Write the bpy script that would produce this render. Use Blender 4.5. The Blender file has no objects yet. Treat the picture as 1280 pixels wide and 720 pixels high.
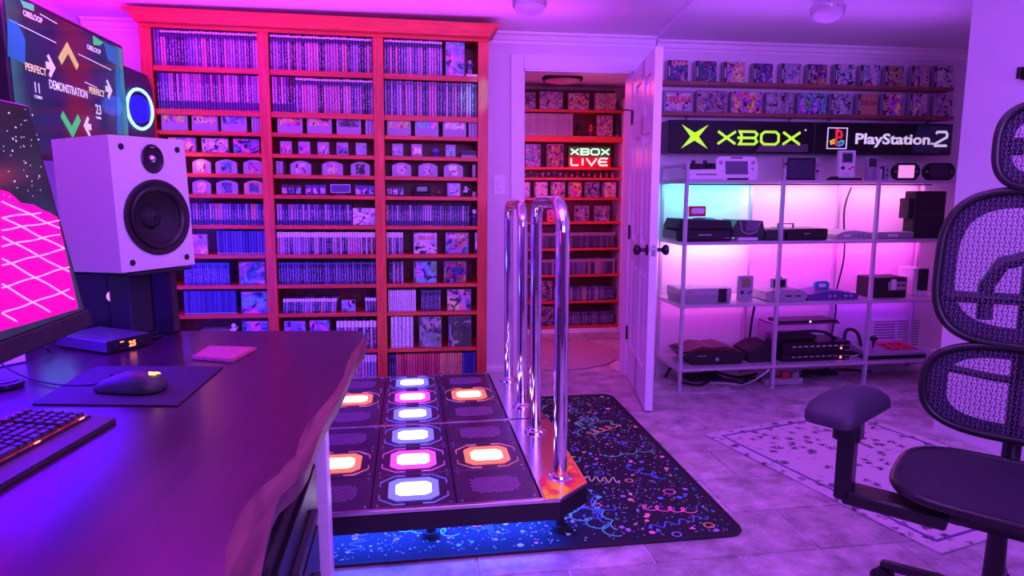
import bpy, bmesh, math, random
from mathutils import Vector, Matrix, Euler
random.seed(7)
C = bpy.context.scene.collection
PI = math.pi
# ------------------------------------------------------------------ camera
F = 850.0; PSI = math.radians(8.47); PIT = math.radians(8.3); H = 1.25
_s, _c = math.sin, math.cos
FWD = (_s(PSI)*_c(PIT), _c(PSI)*_c(PIT), -_s(PIT))
RT = (_c(PSI), -_s(PSI), 0.0)
UP = (_s(PSI)*_s(PIT), _c(PSI)*_s(PIT), _c(PIT))
def P(px, py, X=None, Y=None, Z=None):          # a point of the place measured off the photograph, on the plane X, Y or Z
    a = (px-640)/F; b = (360-py)/F
    d = [FWD[i]+a*RT[i]+b*UP[i] for i in range(3)]
    t = X/d[0] if X is not None else (Y/d[1] if Y is not None else (Z-H)/d[2])
    return Vector((t*d[0], t*d[1], H+t*d[2]))
cd = bpy.data.cameras.new('camera'); cam = bpy.data.objects.new('camera', cd); C.objects.link(cam)
cd.sensor_width = 36; cd.lens = F/1280*36; cd.clip_start = .02
cam.location = (0, 0, H); cam.rotation_euler = (PI/2-PIT, 0, -PSI)
bpy.context.scene.camera = cam
# ------------------------------------------------------------------ world, lights, exposure
w = bpy.data.worlds.new('world'); bpy.context.scene.world = w; w.use_nodes = True
w.node_tree.nodes['Background'].inputs[0].default_value = (.42, .05, .85, 1)
w.node_tree.nodes['Background'].inputs[1].default_value = .18
vs = bpy.context.scene.view_settings
vs.view_transform = 'Standard'; vs.look = 'None'; vs.exposure = 0; vs.gamma = 1; vs.use_curve_mapping = False
def area(name, loc, rot, sx, sy, col, power, spread=180):
    l = bpy.data.lights.new(name, 'AREA'); l.shape = 'RECTANGLE'; l.size = sx; l.size_y = sy
    l.color = col; l.energy = power; l.spread = math.radians(spread)
    o = bpy.data.objects.new(name, l); C.objects.link(o); o.location = loc
    o.rotation_euler = [math.radians(a) for a in rot]; return o
def point(name, loc, col, power, r=.03):
    l = bpy.data.lights.new(name, 'POINT'); l.color = col; l.energy = power; l.shadow_soft_size = r
    o = bpy.data.objects.new(name, l); C.objects.link(o); o.location = loc; return o
def spot(name, loc, tgt, col, power, ang, r=.02, blend=.6):
    l = bpy.data.lights.new(name, 'SPOT'); l.color = col; l.energy = power; l.spot_size = math.radians(ang)
    l.spot_blend = blend; l.shadow_soft_size = r
    o = bpy.data.objects.new(name, l); C.objects.link(o); o.location = loc
    o.rotation_euler = (Vector(tgt)-Vector(loc)).to_track_quat('-Z', 'Y').to_euler(); return o
area('overhead_fill_main', (.5, 1.5, 2.17), (0, 0, 0), 1.6, 1.2, (.46, .12, 1.0), 28)  # added overhead area light; the ceiling globes themselves are unlit
area('ceiling_light_left', (-1.0, 2.4, 2.17), (0, 0, 0), .5, 1.6, (.62, .01, 1.0), 9)
area('unseen_ceiling_wash', (.6, 2.0, 2.02), (112, 0, 0), 2.6, .12, (.50, .08, 1.0), 11)  # added light above the view, brightens the ceiling and upper walls
area('unseen_ceiling_wash_left', (-1.2, 2.7, 2.0), (112, 0, 16), .8, .12, (.70, .0, 1.0), 16)  # added magenta wash for the left wall and ceiling, kept out of view
area('floating_ceiling_fill', (-.15, 3.72, 1.93), (180, 0, 0), 2.2, .3, (.66, .05, 1.0), 5.5)  # added light floating below the ceiling without a fitting, to brighten it
area('floating_ceiling_fill_right', (2.2, 3.4, 1.9), (180, 0, 0), 1.6, .3, (.44, .07, 1.0), 2.2)  # right-hand floating uplight, added without a fitting
area('floating_ceiling_fill_left', (-1.58, 3.75, 1.92), (180, 0, 0), .3, .5, (.70, .0, 1.0), 2.0)  # added floating light that turns the left corner magenta
area('overhead_fill_right', (2.0, 2.4, 2.17), (0, 0, 0), 1.0, 1.0, (.34, .08, 1.0), 4)  # added overhead fill for the right side of the room
area('unseen_room_fill', (1.0, -.9, 1.7), (93, 0, 0), 2.2, 1.0, (.42, .135, 1.0), 42, 110)  # added fill behind the camera, stands for no particular lamp
area('desk_strip_blue', (-1.45, 2.75, 1.0), (60, 0, -20), .8, .2, (.04, .03, 1.0), 14)
area('desk_strip_blue_low', (-1.2, 2.95, .62), (90, 0, -25), .9, .1, (.02, .03, 1.0), 9)
area('desk_fill_blue', (-1.05, 1.9, .985), (0, 0, 0), .4, .6, (.05, .0, 1.0), 13)  # added blue light hanging over the desk, not given off by the monitor
area('hidden_desk_fill_blue', (-1.0, 2.72, .93), (-62, 0, 12), .22, .06, (.03, .02, 1.0), 3)  # added blue light hidden behind the speaker, for a sheen on the desk
spot('added_sheen_spot_violet', (-.35, 1.0, 2.1), (-.50, 1.12, .75), (.22, .0, 1.0), 60, 24, .05, 1)  # added spot standing in for a violet reflection on the desk
spot('added_tint_spot_magenta', (-.7, .7, 2.1), (-.72, .86, .75), (1.0, .0, .25), 24, 22, .05, 1)  # added spot that reddens the near corner of the desk
area('stage_underglow', (.05, 2.45, .11), (0, 0, 0), .9, .35, (.02, .06, 1.0), 26)
area('stage_underglow_back', (.05, 3.3, .10), (0, 0, 0), .9, .8, (.03, .05, 1.0), 4)
area('closet_ceiling_light', (1.15, 5.0, 1.98), (0, 0, 0), .5, .5, (1.0, .07, .26), 6)
area('closet_low_light', (1.1, 4.75, 1.2), (75, 0, 0), .7, .4, (.80, .08, .75), 4)
point('closet_neon_glow', (1.45, 5.45, 1.5), (1.0, .03, .05), 1.1, .08)
point('shelf_ember_glow', (-1.16, 3.93, 1.40), (1.0, .22, .12), .4, .02)
spot('added_cyan_spot', (1.0, 2.9, 2.12), (.40, 3.99, 1.78), (.05, .85, 1.0), 60, 9)  # added narrow spot in place of the cyan LED reflected on the stile
# ------------------------------------------------------------------ materials
def _mat(name):
    m = bpy.data.materials.new(name); m.use_nodes = True
    return m, m.node_tree.nodes, m.node_tree.links, m.node_tree.nodes['Principled BSDF']
def mat(name, col, rough=.5, metal=0, emit=None, es=0, var=0, scale=30, trans=0, spec=.5, stretch=(1,1,1), bump=0, coat=0):
    m, n, l, b = _mat(name)
    b.inputs['Base Color'].default_value = (*col, 1); b.inputs['Roughness'].default_value = rough
    b.inputs['Metallic'].default_value = metal; b.inputs['Specular IOR Level'].default_value = spec
    if coat: b.inputs['Coat Weight'].default_value = coat; b.inputs['Coat Roughness'].default_value = .12
    if trans: b.inputs['Transmission Weight'].default_value = trans
    if emit: b.inputs['Emission Color'].default_value = (*emit, 1); b.inputs['Emission Strength'].default_value = es
    if var or bump:
        t = n.new('ShaderNodeTexCoord'); mp = n.new('ShaderNodeMapping'); mp.inputs['Scale'].default_value = stretch
        nz = n.new('ShaderNodeTexNoise'); nz.inputs['Scale'].default_value = scale; nz.inputs['Detail'].default_value = 5
        l.new(t.outputs['Object'], mp.inputs[0]); l.new(mp.outputs[0], nz.inputs[0])
        if var:
            r = n.new('ShaderNodeValToRGB'); r.color_ramp.elements[0].position = .3; r.color_ramp.elements[1].position = .7
            r.color_ramp.elements[0].color = (*[max(0, c*(1-var)) for c in col], 1)
            r.color_ramp.elements[1].color = (*[min(1, c*(1+var)) for c in col], 1)
            l.new(nz.outputs[0], r.inputs[0]); l.new(r.outputs[0], b.inputs['Base Color'])
        if bump:
            bp = n.new('ShaderNodeBump'); bp.inputs['Strength'].default_value = bump; bp.inputs['Distance'].default_value = .004
            l.new(nz.outputs[0], bp.inputs['Height']); l.new(bp.outputs[0], b.inputs['Normal'])
    return m
def objcol_mat(name, rough=.5, var=.15, scale=20):      # colour set per object
    m, n, l, b = _mat(name)
    oi = n.new('ShaderNodeObjectInfo'); nz = n.new('ShaderNodeTexNoise'); nz.inputs['Scale'].default_value = scale
    t = n.new('ShaderNodeTexCoord'); l.new(t.outputs['Object'], nz.inputs[0])
    mx = n.new('ShaderNodeMix'); mx.data_type = 'RGBA'; mx.blend_type = 'MULTIPLY'; mx.inputs[0].default_value = var
    l.new(oi.outputs['Color'], mx.inputs[6]); l.new(nz.outputs[0], mx.inputs[7]); l.new(mx.outputs[2], b.inputs['Base Color'])
    b.inputs['Roughness'].default_value = rough; return m
def math_node(n, l, op, a, b=None):
    q = n.new('ShaderNodeMath'); q.operation = op
    for i, v in enumerate((a, b)):
        if v is None: continue
        if isinstance(v, (int, float)): q.inputs[i].default_value = v
        else: l.new(v, q.inputs[i])
    return q.outputs[0]
def spine_mat(name, band, bandlo, bandhi, ink=(.85, .85, .9), base2=(.02, .02, .06), dot=False):
    # a printed spine: title marks in the middle, a band at one end, colour per object
    m, n, l, b = _mat(name); b.inputs['Roughness'].default_value = .35
    t = n.new('ShaderNodeTexCoord'); oi = n.new('ShaderNodeObjectInfo'); sep = n.new('ShaderNodeSeparateXYZ')
    l.new(t.outputs['Generated'], sep.inputs[0])
    nz = n.new('ShaderNodeTexNoise'); nz.noise_dimensions = '2D'; nz.inputs['Scale'].default_value = 1; nz.inputs['Detail'].default_value = 1
    cb = n.new('ShaderNodeCombineXYZ')
    l.new(math_node(n, l, 'MULTIPLY', sep.outputs[2], 38), cb.inputs[1])
    x_ = math_node(n, l, 'MULTIPLY', sep.outputs[0], 2.2)
    l.new(math_node(n, l, 'ADD', x_, math_node(n, l, 'MULTIPLY', oi.outputs['Random'], 93)), cb.inputs[0])
    l.new(cb.outputs[0], nz.inputs[0])
    ink_f = math_node(n, l, 'GREATER_THAN', nz.outputs[0], .60)
    inz = math_node(n, l, 'MULTIPLY', math_node(n, l, 'GREATER_THAN', sep.outputs[2], .12), math_node(n, l, 'LESS_THAN', sep.outputs[2], .74))
    inx = math_node(n, l, 'LESS_THAN', math_node(n, l, 'ABSOLUTE', math_node(n, l, 'SUBTRACT', sep.outputs[0], .5)), .34)
    ink_f = math_node(n, l, 'MULTIPLY', math_node(n, l, 'MULTIPLY', ink_f, inz), inx)
    bd = math_node(n, l, 'MULTIPLY', math_node(n, l, 'GREATER_THAN', sep.outputs[2], bandlo), math_node(n, l, 'LESS_THAN', sep.outputs[2], bandhi))
    m1 = n.new('ShaderNodeMix'); m1.data_type = 'RGBA'; l.new(ink_f, m1.inputs[0]); l.new(oi.outputs['Color'], m1.inputs[6]); m1.inputs[7].default_value = (*ink, 1)
    m2 = n.new('ShaderNodeMix'); m2.data_type = 'RGBA'; l.new(bd, m2.inputs[0]); l.new(m1.outputs[2], m2.inputs[6]); m2.inputs[7].default_value = (*band, 1)
    out = m2.outputs[2]
    if dot:
        dz = math_node(n, l, 'MULTIPLY', math_node(n, l, 'GREATER_THAN', sep.outputs[2], .925), math_node(n, l, 'LESS_THAN', sep.outputs[2], .975))
        m3 = n.new('ShaderNodeMix'); m3.data_type = 'RGBA'; l.new(dz, m3.inputs[0]); l.new(out, m3.inputs[6]); m3.inputs[7].default_value = (.9, .85, .9, 1); out = m3.outputs[2]
    l.new(out, b.inputs['Base Color']); return m
def art_mat(name, scale=22, dark=(.02, .02, .05), light=(.9, .85, .85), rough=.25):
    m, n, l, b = _mat(name); b.inputs['Roughness'].default_value = rough
    t = n.new('ShaderNodeTexCoord'); oi = n.new('ShaderNodeObjectInfo')
    ad = n.new('ShaderNodeVectorMath'); ad.operation = 'ADD'; cb = n.new('ShaderNodeCombineXYZ')
    r_ = math_node(n, l, 'MULTIPLY', oi.outputs['Random'], 50)
    l.new(r_, cb.inputs[0]); l.new(r_, cb.inputs[2]); l.new(t.outputs['Object'], ad.inputs[0]); l.new(cb.outputs[0], ad.inputs[1])
    nz = n.new('ShaderNodeTexNoise'); nz.inputs['Scale'].default_value = scale; nz.inputs['Detail'].default_value = 2.5; nz.inputs['Distortion'].default_value = 1.8
    l.new(ad.outputs[0], nz.inputs[0])
    r = n.new('ShaderNodeValToRGB'); r.color_ramp.interpolation = 'LINEAR'
    e = r.color_ramp.elements; e[0].position = .37; e[0].color = (0, 0, 0, 1); e[1].position = .48; e[1].color = (.5, .5, .5, 1)
    a = e.new(.56); a.color = (.5, .5, .5, 1); a = e.new(.66); a.color = (1, 1, 1, 1)
    l.new(nz.outputs[0], r.inputs[0])
    m1 = n.new('ShaderNodeMix'); m1.data_type = 'RGBA'; m1.inputs[6].default_value = (*dark, 1)
    nh = n.new('ShaderNodeTexNoise'); nh.inputs['Scale'].default_value = scale*.75; nh.inputs['Detail'].default_value = 1; l.new(ad.outputs[0], nh.inputs[0])
    hh = n.new('ShaderNodeHueSaturation'); l.new(oi.outputs['Color'], hh.inputs['Color']); l.new(math_node(n, l, 'ADD', math_node(n, l, 'MULTIPLY', nh.outputs[0], 1.5), -.25), hh.inputs['Hue']); l.new(math_node(n, l, 'ADD', math_node(n, l, 'MULTIPLY', nh.outputs[0], 1.6), .1), hh.inputs['Value']); l.new(hh.outputs[0], m1.inputs[7])
    l.new(math_node(n, l, 'MULTIPLY', r.outputs[0], 2), m1.inputs[0])
    m2 = n.new('ShaderNodeMix'); m2.data_type = 'RGBA'; l.new(m1.outputs[2], m2.inputs[6]); m2.inputs[7].default_value = (*light, 1)
    l.new(math_node(n, l, 'SUBTRACT', math_node(n, l, 'MULTIPLY', r.outputs[0], 2), 1), m2.inputs[0])
    for q in (m1, m2): q.clamp_factor = True
    l.new(m2.outputs[2], b.inputs['Base Color']); return m
def tile_mat():
    m, n, l, b = _mat('slate_tile'); b.inputs['Roughness'].default_value = .38
    oi = n.new('ShaderNodeObjectInfo'); g = n.new('ShaderNodeNewGeometry')
    nz = n.new('ShaderNodeTexNoise'); nz.inputs['Scale'].default_value = 9; nz.inputs['Detail'].default_value = 9; nz.inputs['Roughness'].default_value = .68
    l.new(g.outputs['Position'], nz.inputs[0])
    r = n.new('ShaderNodeValToRGB'); r.color_ramp.elements[0].position = .33; r.color_ramp.elements[0].color = (.26, .21, .24, 1)
    r.color_ramp.elements[1].position = .66; r.color_ramp.elements[1].color = (.74, .66, .71, 1); l.new(nz.outputs[0], r.inputs[0])
    hs = n.new('ShaderNodeHueSaturation'); l.new(r.outputs[0], hs.inputs['Color'])
    l.new(math_node(n, l, 'ADD', math_node(n, l, 'MULTIPLY', oi.outputs['Random'], .4), .78), hs.inputs['Value'])
    l.new(hs.outputs[0], b.inputs['Base Color'])
    bp = n.new('ShaderNodeBump'); bp.inputs['Strength'].default_value = .35; bp.inputs['Distance'].default_value = .004
    l.new(nz.outputs[0], bp.inputs['Height']); l.new(bp.outputs[0], b.inputs['Normal']); return m
def wood_mat(name, c1, c2, axis=0, scale=3.5, rough=.42, coat=0):
    m, n, l, b = _mat(name); b.inputs['Roughness'].default_value = rough
    if coat: b.inputs['Coat Weight'].default_value = coat; b.inputs['Coat Roughness'].default_value = .22
    t = n.new('ShaderNodeTexCoord'); mp = n.new('ShaderNodeMapping')
    sc = [14, 14, 14]; sc[axis] = 1.1; mp.inputs['Scale'].default_value = sc
    nz = n.new('ShaderNodeTexNoise'); nz.inputs['Scale'].default_value = scale; nz.inputs['Detail'].default_value = 6; nz.inputs['Distortion'].default_value = .9
    r = n.new('ShaderNodeValToRGB'); r.color_ramp.elements[0].position = .32; r.color_ramp.elements[1].position = .68
    r.color_ramp.elements[0].color = (*c1, 1); r.color_ramp.elements[1].color = (*c2, 1)
    l.new(t.outputs['Object'], mp.inputs[0]); l.new(mp.outputs[0], nz.inputs[0]); l.new(nz.outputs[0], r.inputs[0]); l.new(r.outputs[0], b.inputs['Base Color'])
    return m
M = dict(
 wall=mat('painted_wall', (.80, .76, .82), .6, var=.03, scale=6, bump=.05), ceil=mat('painted_ceiling', (.86, .80, .88), .7, var=.02, scale=4),
 trim=mat('white_trim_paint', (.88, .86, .88), .35, var=.02), door=mat('white_door_paint', (.84, .82, .86), .3, var=.02),
 grout=mat('floor_grout', (.85, .8, .82), .7, var=.1, scale=40), tile=tile_mat(),
 spine_c=spine_mat('closet_case_spine', (.34, .22, .30), .78, .99, ink=(.30, .2, .26)),
 red=wood_mat('cherry_wood_upright', (.48, .045, .025), (.74, .09, .045), 2), redh=wood_mat('cherry_wood_shelf', (.48, .045, .025), (.72, .085, .04), 0),
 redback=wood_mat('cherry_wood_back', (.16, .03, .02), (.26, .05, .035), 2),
 ledge=wood_mat('ledge_wood', (.20, .07, .05), (.36, .13, .10), 0),
 desk=wood_mat('walnut_slab', (.024, .007, .016), (.060, .013, .032), 1, 1.6, .28, .12), deskedge=wood_mat('walnut_live_edge', (.08, .022, .035), (.26, .09, .10), 1, 3),
 black=mat('black_plastic', (.012, .012, .014), .35, var=.2, scale=60), blackm=mat('matt_black', (.018, .017, .02), .7, var=.3, scale=80),
 dark=mat('charcoal_plastic', (.045, .042, .05), .45, var=.15, scale=50), grey=mat('grey_plastic', (.30, .29, .32), .45, var=.06, scale=40),
 lgrey=mat('light_grey_plastic', (.37, .34, .42), .45, var=.05, scale=40), white=mat('white_plastic', (.82, .80, .84), .35, var=.03, scale=40),
 purple=mat('indigo_plastic', (.10, .06, .30), .4, var=.1), chrome=mat('chrome', (.93, .92, .95), .06, 1, var=.02), steel=mat('brushed_steel', (.72, .70, .74), .2, 1, var=.06, scale=12, stretch=(1, 8, 1)),
 whitesteel=mat('white_painted_steel', (.50, .46, .54), .35, var=.03), screen=mat('dead_screen', (.05, .05, .09), .12, var=.1), gscreen=mat('grey_screen', (.14, .12, .2), .2, var=.1),
 olive=mat('olive_lcd', (.25, .26, .08), .2, var=.1), redp=mat('red_plastic', (.6, .03, .05), .4, var=.1), pinkscreen=mat('pink_lit_screen', (.9, .3, .6), .3, emit=(1, .35, .8), es=.8, var=.1),
 spine=spine_mat('tall_case_spine', (.05, .04, .13), .80, .93, dot=True), spine_b=spine_mat('tall_case_spine_low_band', (.05, .04, .16), .02, .24),
 spine_w=spine_mat('white_top_case_spine', (.85, .80, .86), .76, .99), spine_d=spine_mat('dark_case_spine', (.12, .1, .3), .9, .96, ink=(.6, .6, .85)),
 spine_p=spine_mat('plain_case_spine', (.5, .45, .5), .02, .06, ink=(.1, .08, .2)), side=objcol_mat('case_side', .4), 
 art=art_mat('cover_art', 15, light=(.42, .38, .44)), art2=art_mat('cover_art_fine', 27, light=(.46, .42, .48)), objc=objcol_mat('coloured_plastic'), paper=mat('printed_paper', (.85, .82, .86), .6, var=.05),
 ledb=mat('blue_led', (.1, .3, 1), .4, emit=(.12, .42, 1), es=5), ledw=mat('white_led', (1, 1, 1), .4, emit=(.8, .8, 1), es=5),
 ledor=mat('orange_digits', (1, .3, .05), .4, emit=(1, .22, .05), es=3), ledred=mat('red_led', (1, .1, .1), .4, emit=(1, .1, .12), es=7),
 green=mat('sign_green', (.4, .9, .05), .4, emit=(.48, 1, .02), es=.85, var=.05), signwhite=mat('sign_white', (.9, .9, .9), .4, emit=(.9, .8, 1), es=.55),
 signblack=mat('sign_black', (.008, .008, .010), .25, var=.2), signteal=mat('sign_slate_print', (.05, .09, .12), .35, var=.6, scale=12, stretch=(1, 1, 5)),
 cable=mat('cable_rubber', (.015, .015, .018), .5, var=.1), cablew=mat('white_cable', (.7, .66, .7), .5, var=.05),
)
# ------------------------------------------------------------------ mesh helpers
class MB:
    def __init__(s): s.v = []; s.f = []; s.m = []; s.sm = []
    def add(s, vs, fs, m=0, sm=False):
        o = len(s.v); s.v += [tuple(v) for v in vs]
        for f in fs: s.f.append(tuple(i+o for i in f)); s.m.append(m); s.sm.append(sm)
        return s
    def box(s, x0, x1, y0, y1, z0, z1, m=0, M4=None, b=0):
        if b:   # chamfered box (vertical and horizontal edges cut)
            vs = []
            for (X, Y, Z) in ((0, b, b), (b, 0, b), (b, b, 0)):
                for sx in (0, 1):
                    for sy in (0, 1):
                        for sz in (0, 1):
                            vs.append(((x1-X) if sx else (x0+X), (y1-Y) if sy else (y0+Y), (z1-Z) if sz else (z0+Z)))
            bm = bmesh.new(); [bm.verts.new(v) for v in vs]; bmesh.ops.convex_hull(bm, input=list(bm.verts)); bm.verts.index_update()
            V = [v.co.copy() for v in bm.verts]; Fc = [[v.index for v in f.verts] for f in bm.faces]; bm.free()
        else:
            V = [Vector(p) for p in ((x0,y0,z0),(x1,y0,z0),(x1,y1,z0),(x0,y1,z0),(x0,y0,z1),(x1,y0,z1),(x1,y1,z1),(x0,y1,z1))]
            Fc = [(0,3,2,1),(4,5,6,7),(0,1,5,4),(1,2,6,5),(2,3,7,6),(3,0,4,7)]
        if M4: V = [M4 @ Vector(v) for v in V]
        return s.add(V, Fc, m)
    def prism(s, poly, axis, d0, d1, m=0, M4=None, cap=True):
        # poly in the other two axes: axis 'y' -> (x,z), 'z' -> (x,y), 'x' -> (y,z)
        def mk(p, d): return {'y': (p[0], d, p[1]), 'z': (p[0], p[1], d), 'x': (d, p[0], p[1])}[axis]
        n = len(poly); V = [Vector(mk(p, d0)) for p in poly]+[Vector(mk(p, d1)) for p in poly]
        if M4: V = [M4 @ v for v in V]
        Fc = [(i, (i+1) % n, n+(i+1) % n, n+i) for i in range(n)]
        if cap: Fc += [tuple(range(n))[::-1], tuple(range(n, 2*n))]
        return s.add(V, Fc, m)
    def lathe(s, prof, n=24, m=0, M4=None, sm=True, cap=True):      # (r, z) about local z
        V = []; Fc = []
        for r, z in prof:
            for k in range(n): a = 2*PI*k/n; V.append(Vector((r*math.cos(a), r*math.sin(a), z)))
        for j in range(len(prof)-1):
            for k in range(n): a, b = j*n+k, j*n+(k+1) % n; Fc.append((a, b, b+n, a+n))
        if cap: Fc.append(tuple(range(n))[::-1]); Fc.append(tuple(range((len(prof)-1)*n, len(prof)*n)))
        if M4: V = [M4 @ v for v in V]
        return s.add(V, Fc, m, sm)
    def cyl(s, p0, p1, r0, r1=None, n=14, m=0, sm=True):
        p0 = Vector(p0); p1 = Vector(p1); d = p1-p0; q = d.to_track_quat('Z', 'Y').to_matrix().to_4x4()
        return s.lathe([(r0, 0), (r0 if r1 is None else r1, d.length)], n, m, Matrix.Translation(p0) @ q, sm)
    def tube(s, pts, r, n=8, m=0, closed=False, flat=1.0):
        pts = [Vector(p) for p in pts]; N = len(pts); V = []; Fc = []; up = None
        for i, p in enumerate(pts):
            a = pts[(i-1) % N] if closed or i else p; b = pts[(i+1) % N] if closed or i < N-1 else p
            t = (b-a).normalized()
            if up is None: up = Vector((0, 0, 1)) if abs(t.z) < .9 else Vector((1, 0, 0))
            up = (up-t*up.dot(t)).normalized(); x = up.cross(t)
            for k in range(n):
                q = 2*PI*k/n; V.append(p+x*math.cos(q)*r+up*math.sin(q)*r*flat)
        for i in range(N if closed else N-1):
            for k in range(n):
                j = (i+1) % N; Fc.append((i*n+k, i*n+(k+1) % n, j*n+(k+1) % n, j*n+k))
        if not closed: Fc.append(tuple(range(n))[::-1]); Fc.append(tuple(range((N-1)*n, N*n)))
        return s.add(V, Fc, m, True)
    def stroke(s, pts, wd, d0, d1, m=0, closed=False, M4=None):     # flat letter strokes in the x,z plane, extruded in y
        pts = [Vector((p[0], p[1])) for p in pts]; N = len(pts); L = []; R = []
        for i, p in enumerate(pts):
            t = []
            if closed or i: t.append((p-pts[i-1]).normalized())
            if closed or i < N-1: t.append((pts[(i+1) % N]-p).normalized())
            if len(t) == 1: nn = Vector((-t[0].y, t[0].x)); k = 1
            else:
                nn = Vector((-(t[0].y+t[1].y), t[0].x+t[1].x)); nn.normalize(); k = 1/max(.35, nn.dot(Vector((-t[0].y, t[0].x))))
            L.append(p+nn*wd/2*k); R.append(p-nn*wd/2*k)
        for i in range(N if closed else N-1):
            j = (i+1) % N; s.prism([L[i], L[j], R[j], R[i]], 'y', d0, d1, m, M4)
        return s
    def mesh(s, name, mats):
        me = bpy.data.meshes.new(name); me.from_pydata(s.v, [], s.f)
        for q in (mats if isinstance(mats, (list, tuple)) else [mats]): me.materials.append(q)
        me.polygons.foreach_set('material_index', s.m); me.polygons.foreach_set('use_smooth', s.sm)
        bm = bmesh.new(); bm.from_mesh(me); bmesh.ops.recalc_face_normals(bm, faces=bm.faces)
        for e in bm.edges:
            if len(e.link_faces) == 2 and e.calc_face_angle(0) > .7: e.smooth = False
        bm.to_mesh(me); bm.free(); me.update(); return me
    def build(s, name, mats, parent=None, loc=None, rot=None, label=None):
        return link(name, s.mesh(name, mats), parent, loc, rot, label)
def link(name, me, parent=None, loc=None, rot=None, label=None):
    o = bpy.data.objects.new(name, me); C.objects.link(o)
    if parent: o.parent = parent
    if loc is not None: o.location = loc
    if rot is not None: o.rotation_euler = rot
    if label: o['label'] = label
    return o
def tag(o, label, cat, group=None, kind=None):
    o['label'] = label; o['category'] = cat
    if group: o['group'] = group
    if kind: o['kind'] = kind
    return o
def thing(name, label, cat, loc=(0, 0, 0), rotz=0, group=None):
    o = bpy.data.objects.new(name, None); C.objects.link(o); o.location = loc; o.rotation_euler = (0, 0, rotz)
    return tag(o, label, cat, group)
def struct(name, mb, m, **k):
    o = mb.build(name, m, **k); o['kind'] = 'structure'; return o
def copy_tree(o, parent=None):
    c = o.copy(); C.objects.link(c); c.parent = parent
    for ch in list(o.children): copy_tree(ch, c)
    return c
def text_mesh(name, body, size, m, depth=.002, offset=0, align='CENTER', sx=1):
    cu = bpy.data.curves.new(name, 'FONT'); cu.body = body; cu.size = size; cu.extrude = depth; cu.offset = offset
    cu.align_x = align; cu.resolution_u = 3
    o = bpy.data.objects.new(name, cu); C.objects.link(o); bpy.context.view_layer.update()
    me = bpy.data.meshes.new_from_object(o.evaluated_get(bpy.context.evaluated_depsgraph_get()))
    bpy.data.objects.remove(o); bpy.data.curves.remove(cu)
    me.transform(Matrix.Diagonal((sx, 1, 1, 1))); me.transform(Matrix.Rotation(PI/2, 4, 'X')); me.materials.clear(); me.materials.append(m); me.name = name
    return me      # reads along +x, up +z, faces -y
def rrect(w, h, r, n=5, cx=0, cz=0):
    o = []
    for qx, qz, a0 in ((1, 1, 0), (-1, 1, 90), (-1, -1, 180), (1, -1, 270)):
        for k in range(n+1):
            a = math.radians(a0+90*k/n); o.append((cx+qx*(w/2-r)+r*math.cos(a), cz+qz*(h/2-r)+r*math.sin(a)))
    return o
def fit(px0, px1, py, Y): a = P(px0, py, Y=Y).x; b = P(px1, py, Y=Y).x; return (a+b)/2, b-a
def hz(px, py, Y): return P(px, py, Y=Y).z
def ordn(i): return '%d%s' % (i, 'th' if 10 < i % 100 < 14 else {1: 'st', 2: 'nd', 3: 'rd'}.get(i % 10, 'th'))
SHELFN = ['top', 'second', 'third', 'fourth', 'fifth', 'sixth', 'seventh', 'eighth', 'ninth', 'tenth', 'eleventh', 'bottom']
WY = 4.32; CZ = 2.20
# ================================================================== the room shell
XR = P(1207, 100, Y=3.1).x; RY = 3.1
struct('floor', MB().box(-1.9, 4.3, -1.2, 6.0, -.12, -.006), M['grout'])
floor = bpy.data.objects['floor']
# slate tiles: rows along x, running bond
tm = {}
ti = 0
for j in range(15):
    y0 = .55+j*.30 if j < 15 else 0
    for i in range(11):
        x0 = -1.9+i*.60+(.30 if j % 2 else 0)+(.12 if j % 3 == 0 else 0); x1 = x0+.594; y1 = y0+.294
        if x0 < -1.9: continue
        if y1 > WY: 
            if x1 < .45 or x0 > 1.6: continue
        if x0 > 3.9 or (y0 < 3.0 and x0 > XR): continue
        if y0 > WY-.3 and not (.3 < x0 < 1.3): y1 = min(y1, WY-.002)
        x1 = min(x1, 4.2)
        key = (round(x1-x0, 3), round(y1-y0, 3))
        if key[1] < .03: continue
        if key not in tm: tm[key] = MB().box(0, key[0], 0, key[1], -.012, 0, b=.002).mesh('floor_tile', M['tile'])
        link('floor_tile', tm[key], floor, (x0, y0, random.uniform(-.0008, .0003)))
for j in range(4):
    for i in range(3):
        x0 = .25+i*.60; y0 = 4.66+j*.335
        if (0.594, .33) not in tm: tm[(.594, .33)] = MB().box(0, .594, 0, .329, -.012, 0, b=.002).mesh('floor_tile', M['tile'])
        link('floor_tile', tm[(.594, .33)], floor, (x0, y0+.06, -.0004))
OX0, OX1, OZ = .71, 1.425, 1.99
struct('wall_back', MB().box(-1.95, OX0, WY, WY+.11, -.02, CZ+.05).box(OX1, 4.3, WY, WY+.11, -.02, CZ+.05).box(OX0, OX1, WY, WY+.11, OZ, CZ+.05), M['wall'])
struct('wall_left', MB().box(-1.96, -1.816, -1.0, WY+.1, -.02, CZ+.05), M['wall'])
struct('wall_right', MB().box(XR, XR+.12, -.4, RY, -.02, CZ+.05).box(XR+.12, 4.3, RY-.12, RY, -.02, CZ+.05), M['wall'])
struct('wall_right_alcove', MB().box(4.2, 4.32, RY, WY, -.02, CZ+.05), M['wall'])
xc = P(820, 45, Y=WY).x
struct('ceiling', MB().box(-1.95, 4.3, -.6, WY+.1, CZ, CZ+.08).prism([(1.30, 2.6), (xc, WY), (4.3, WY), (4.3, 2.6)], 'z', CZ-.018, CZ+.01), M['ceil'])
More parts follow.
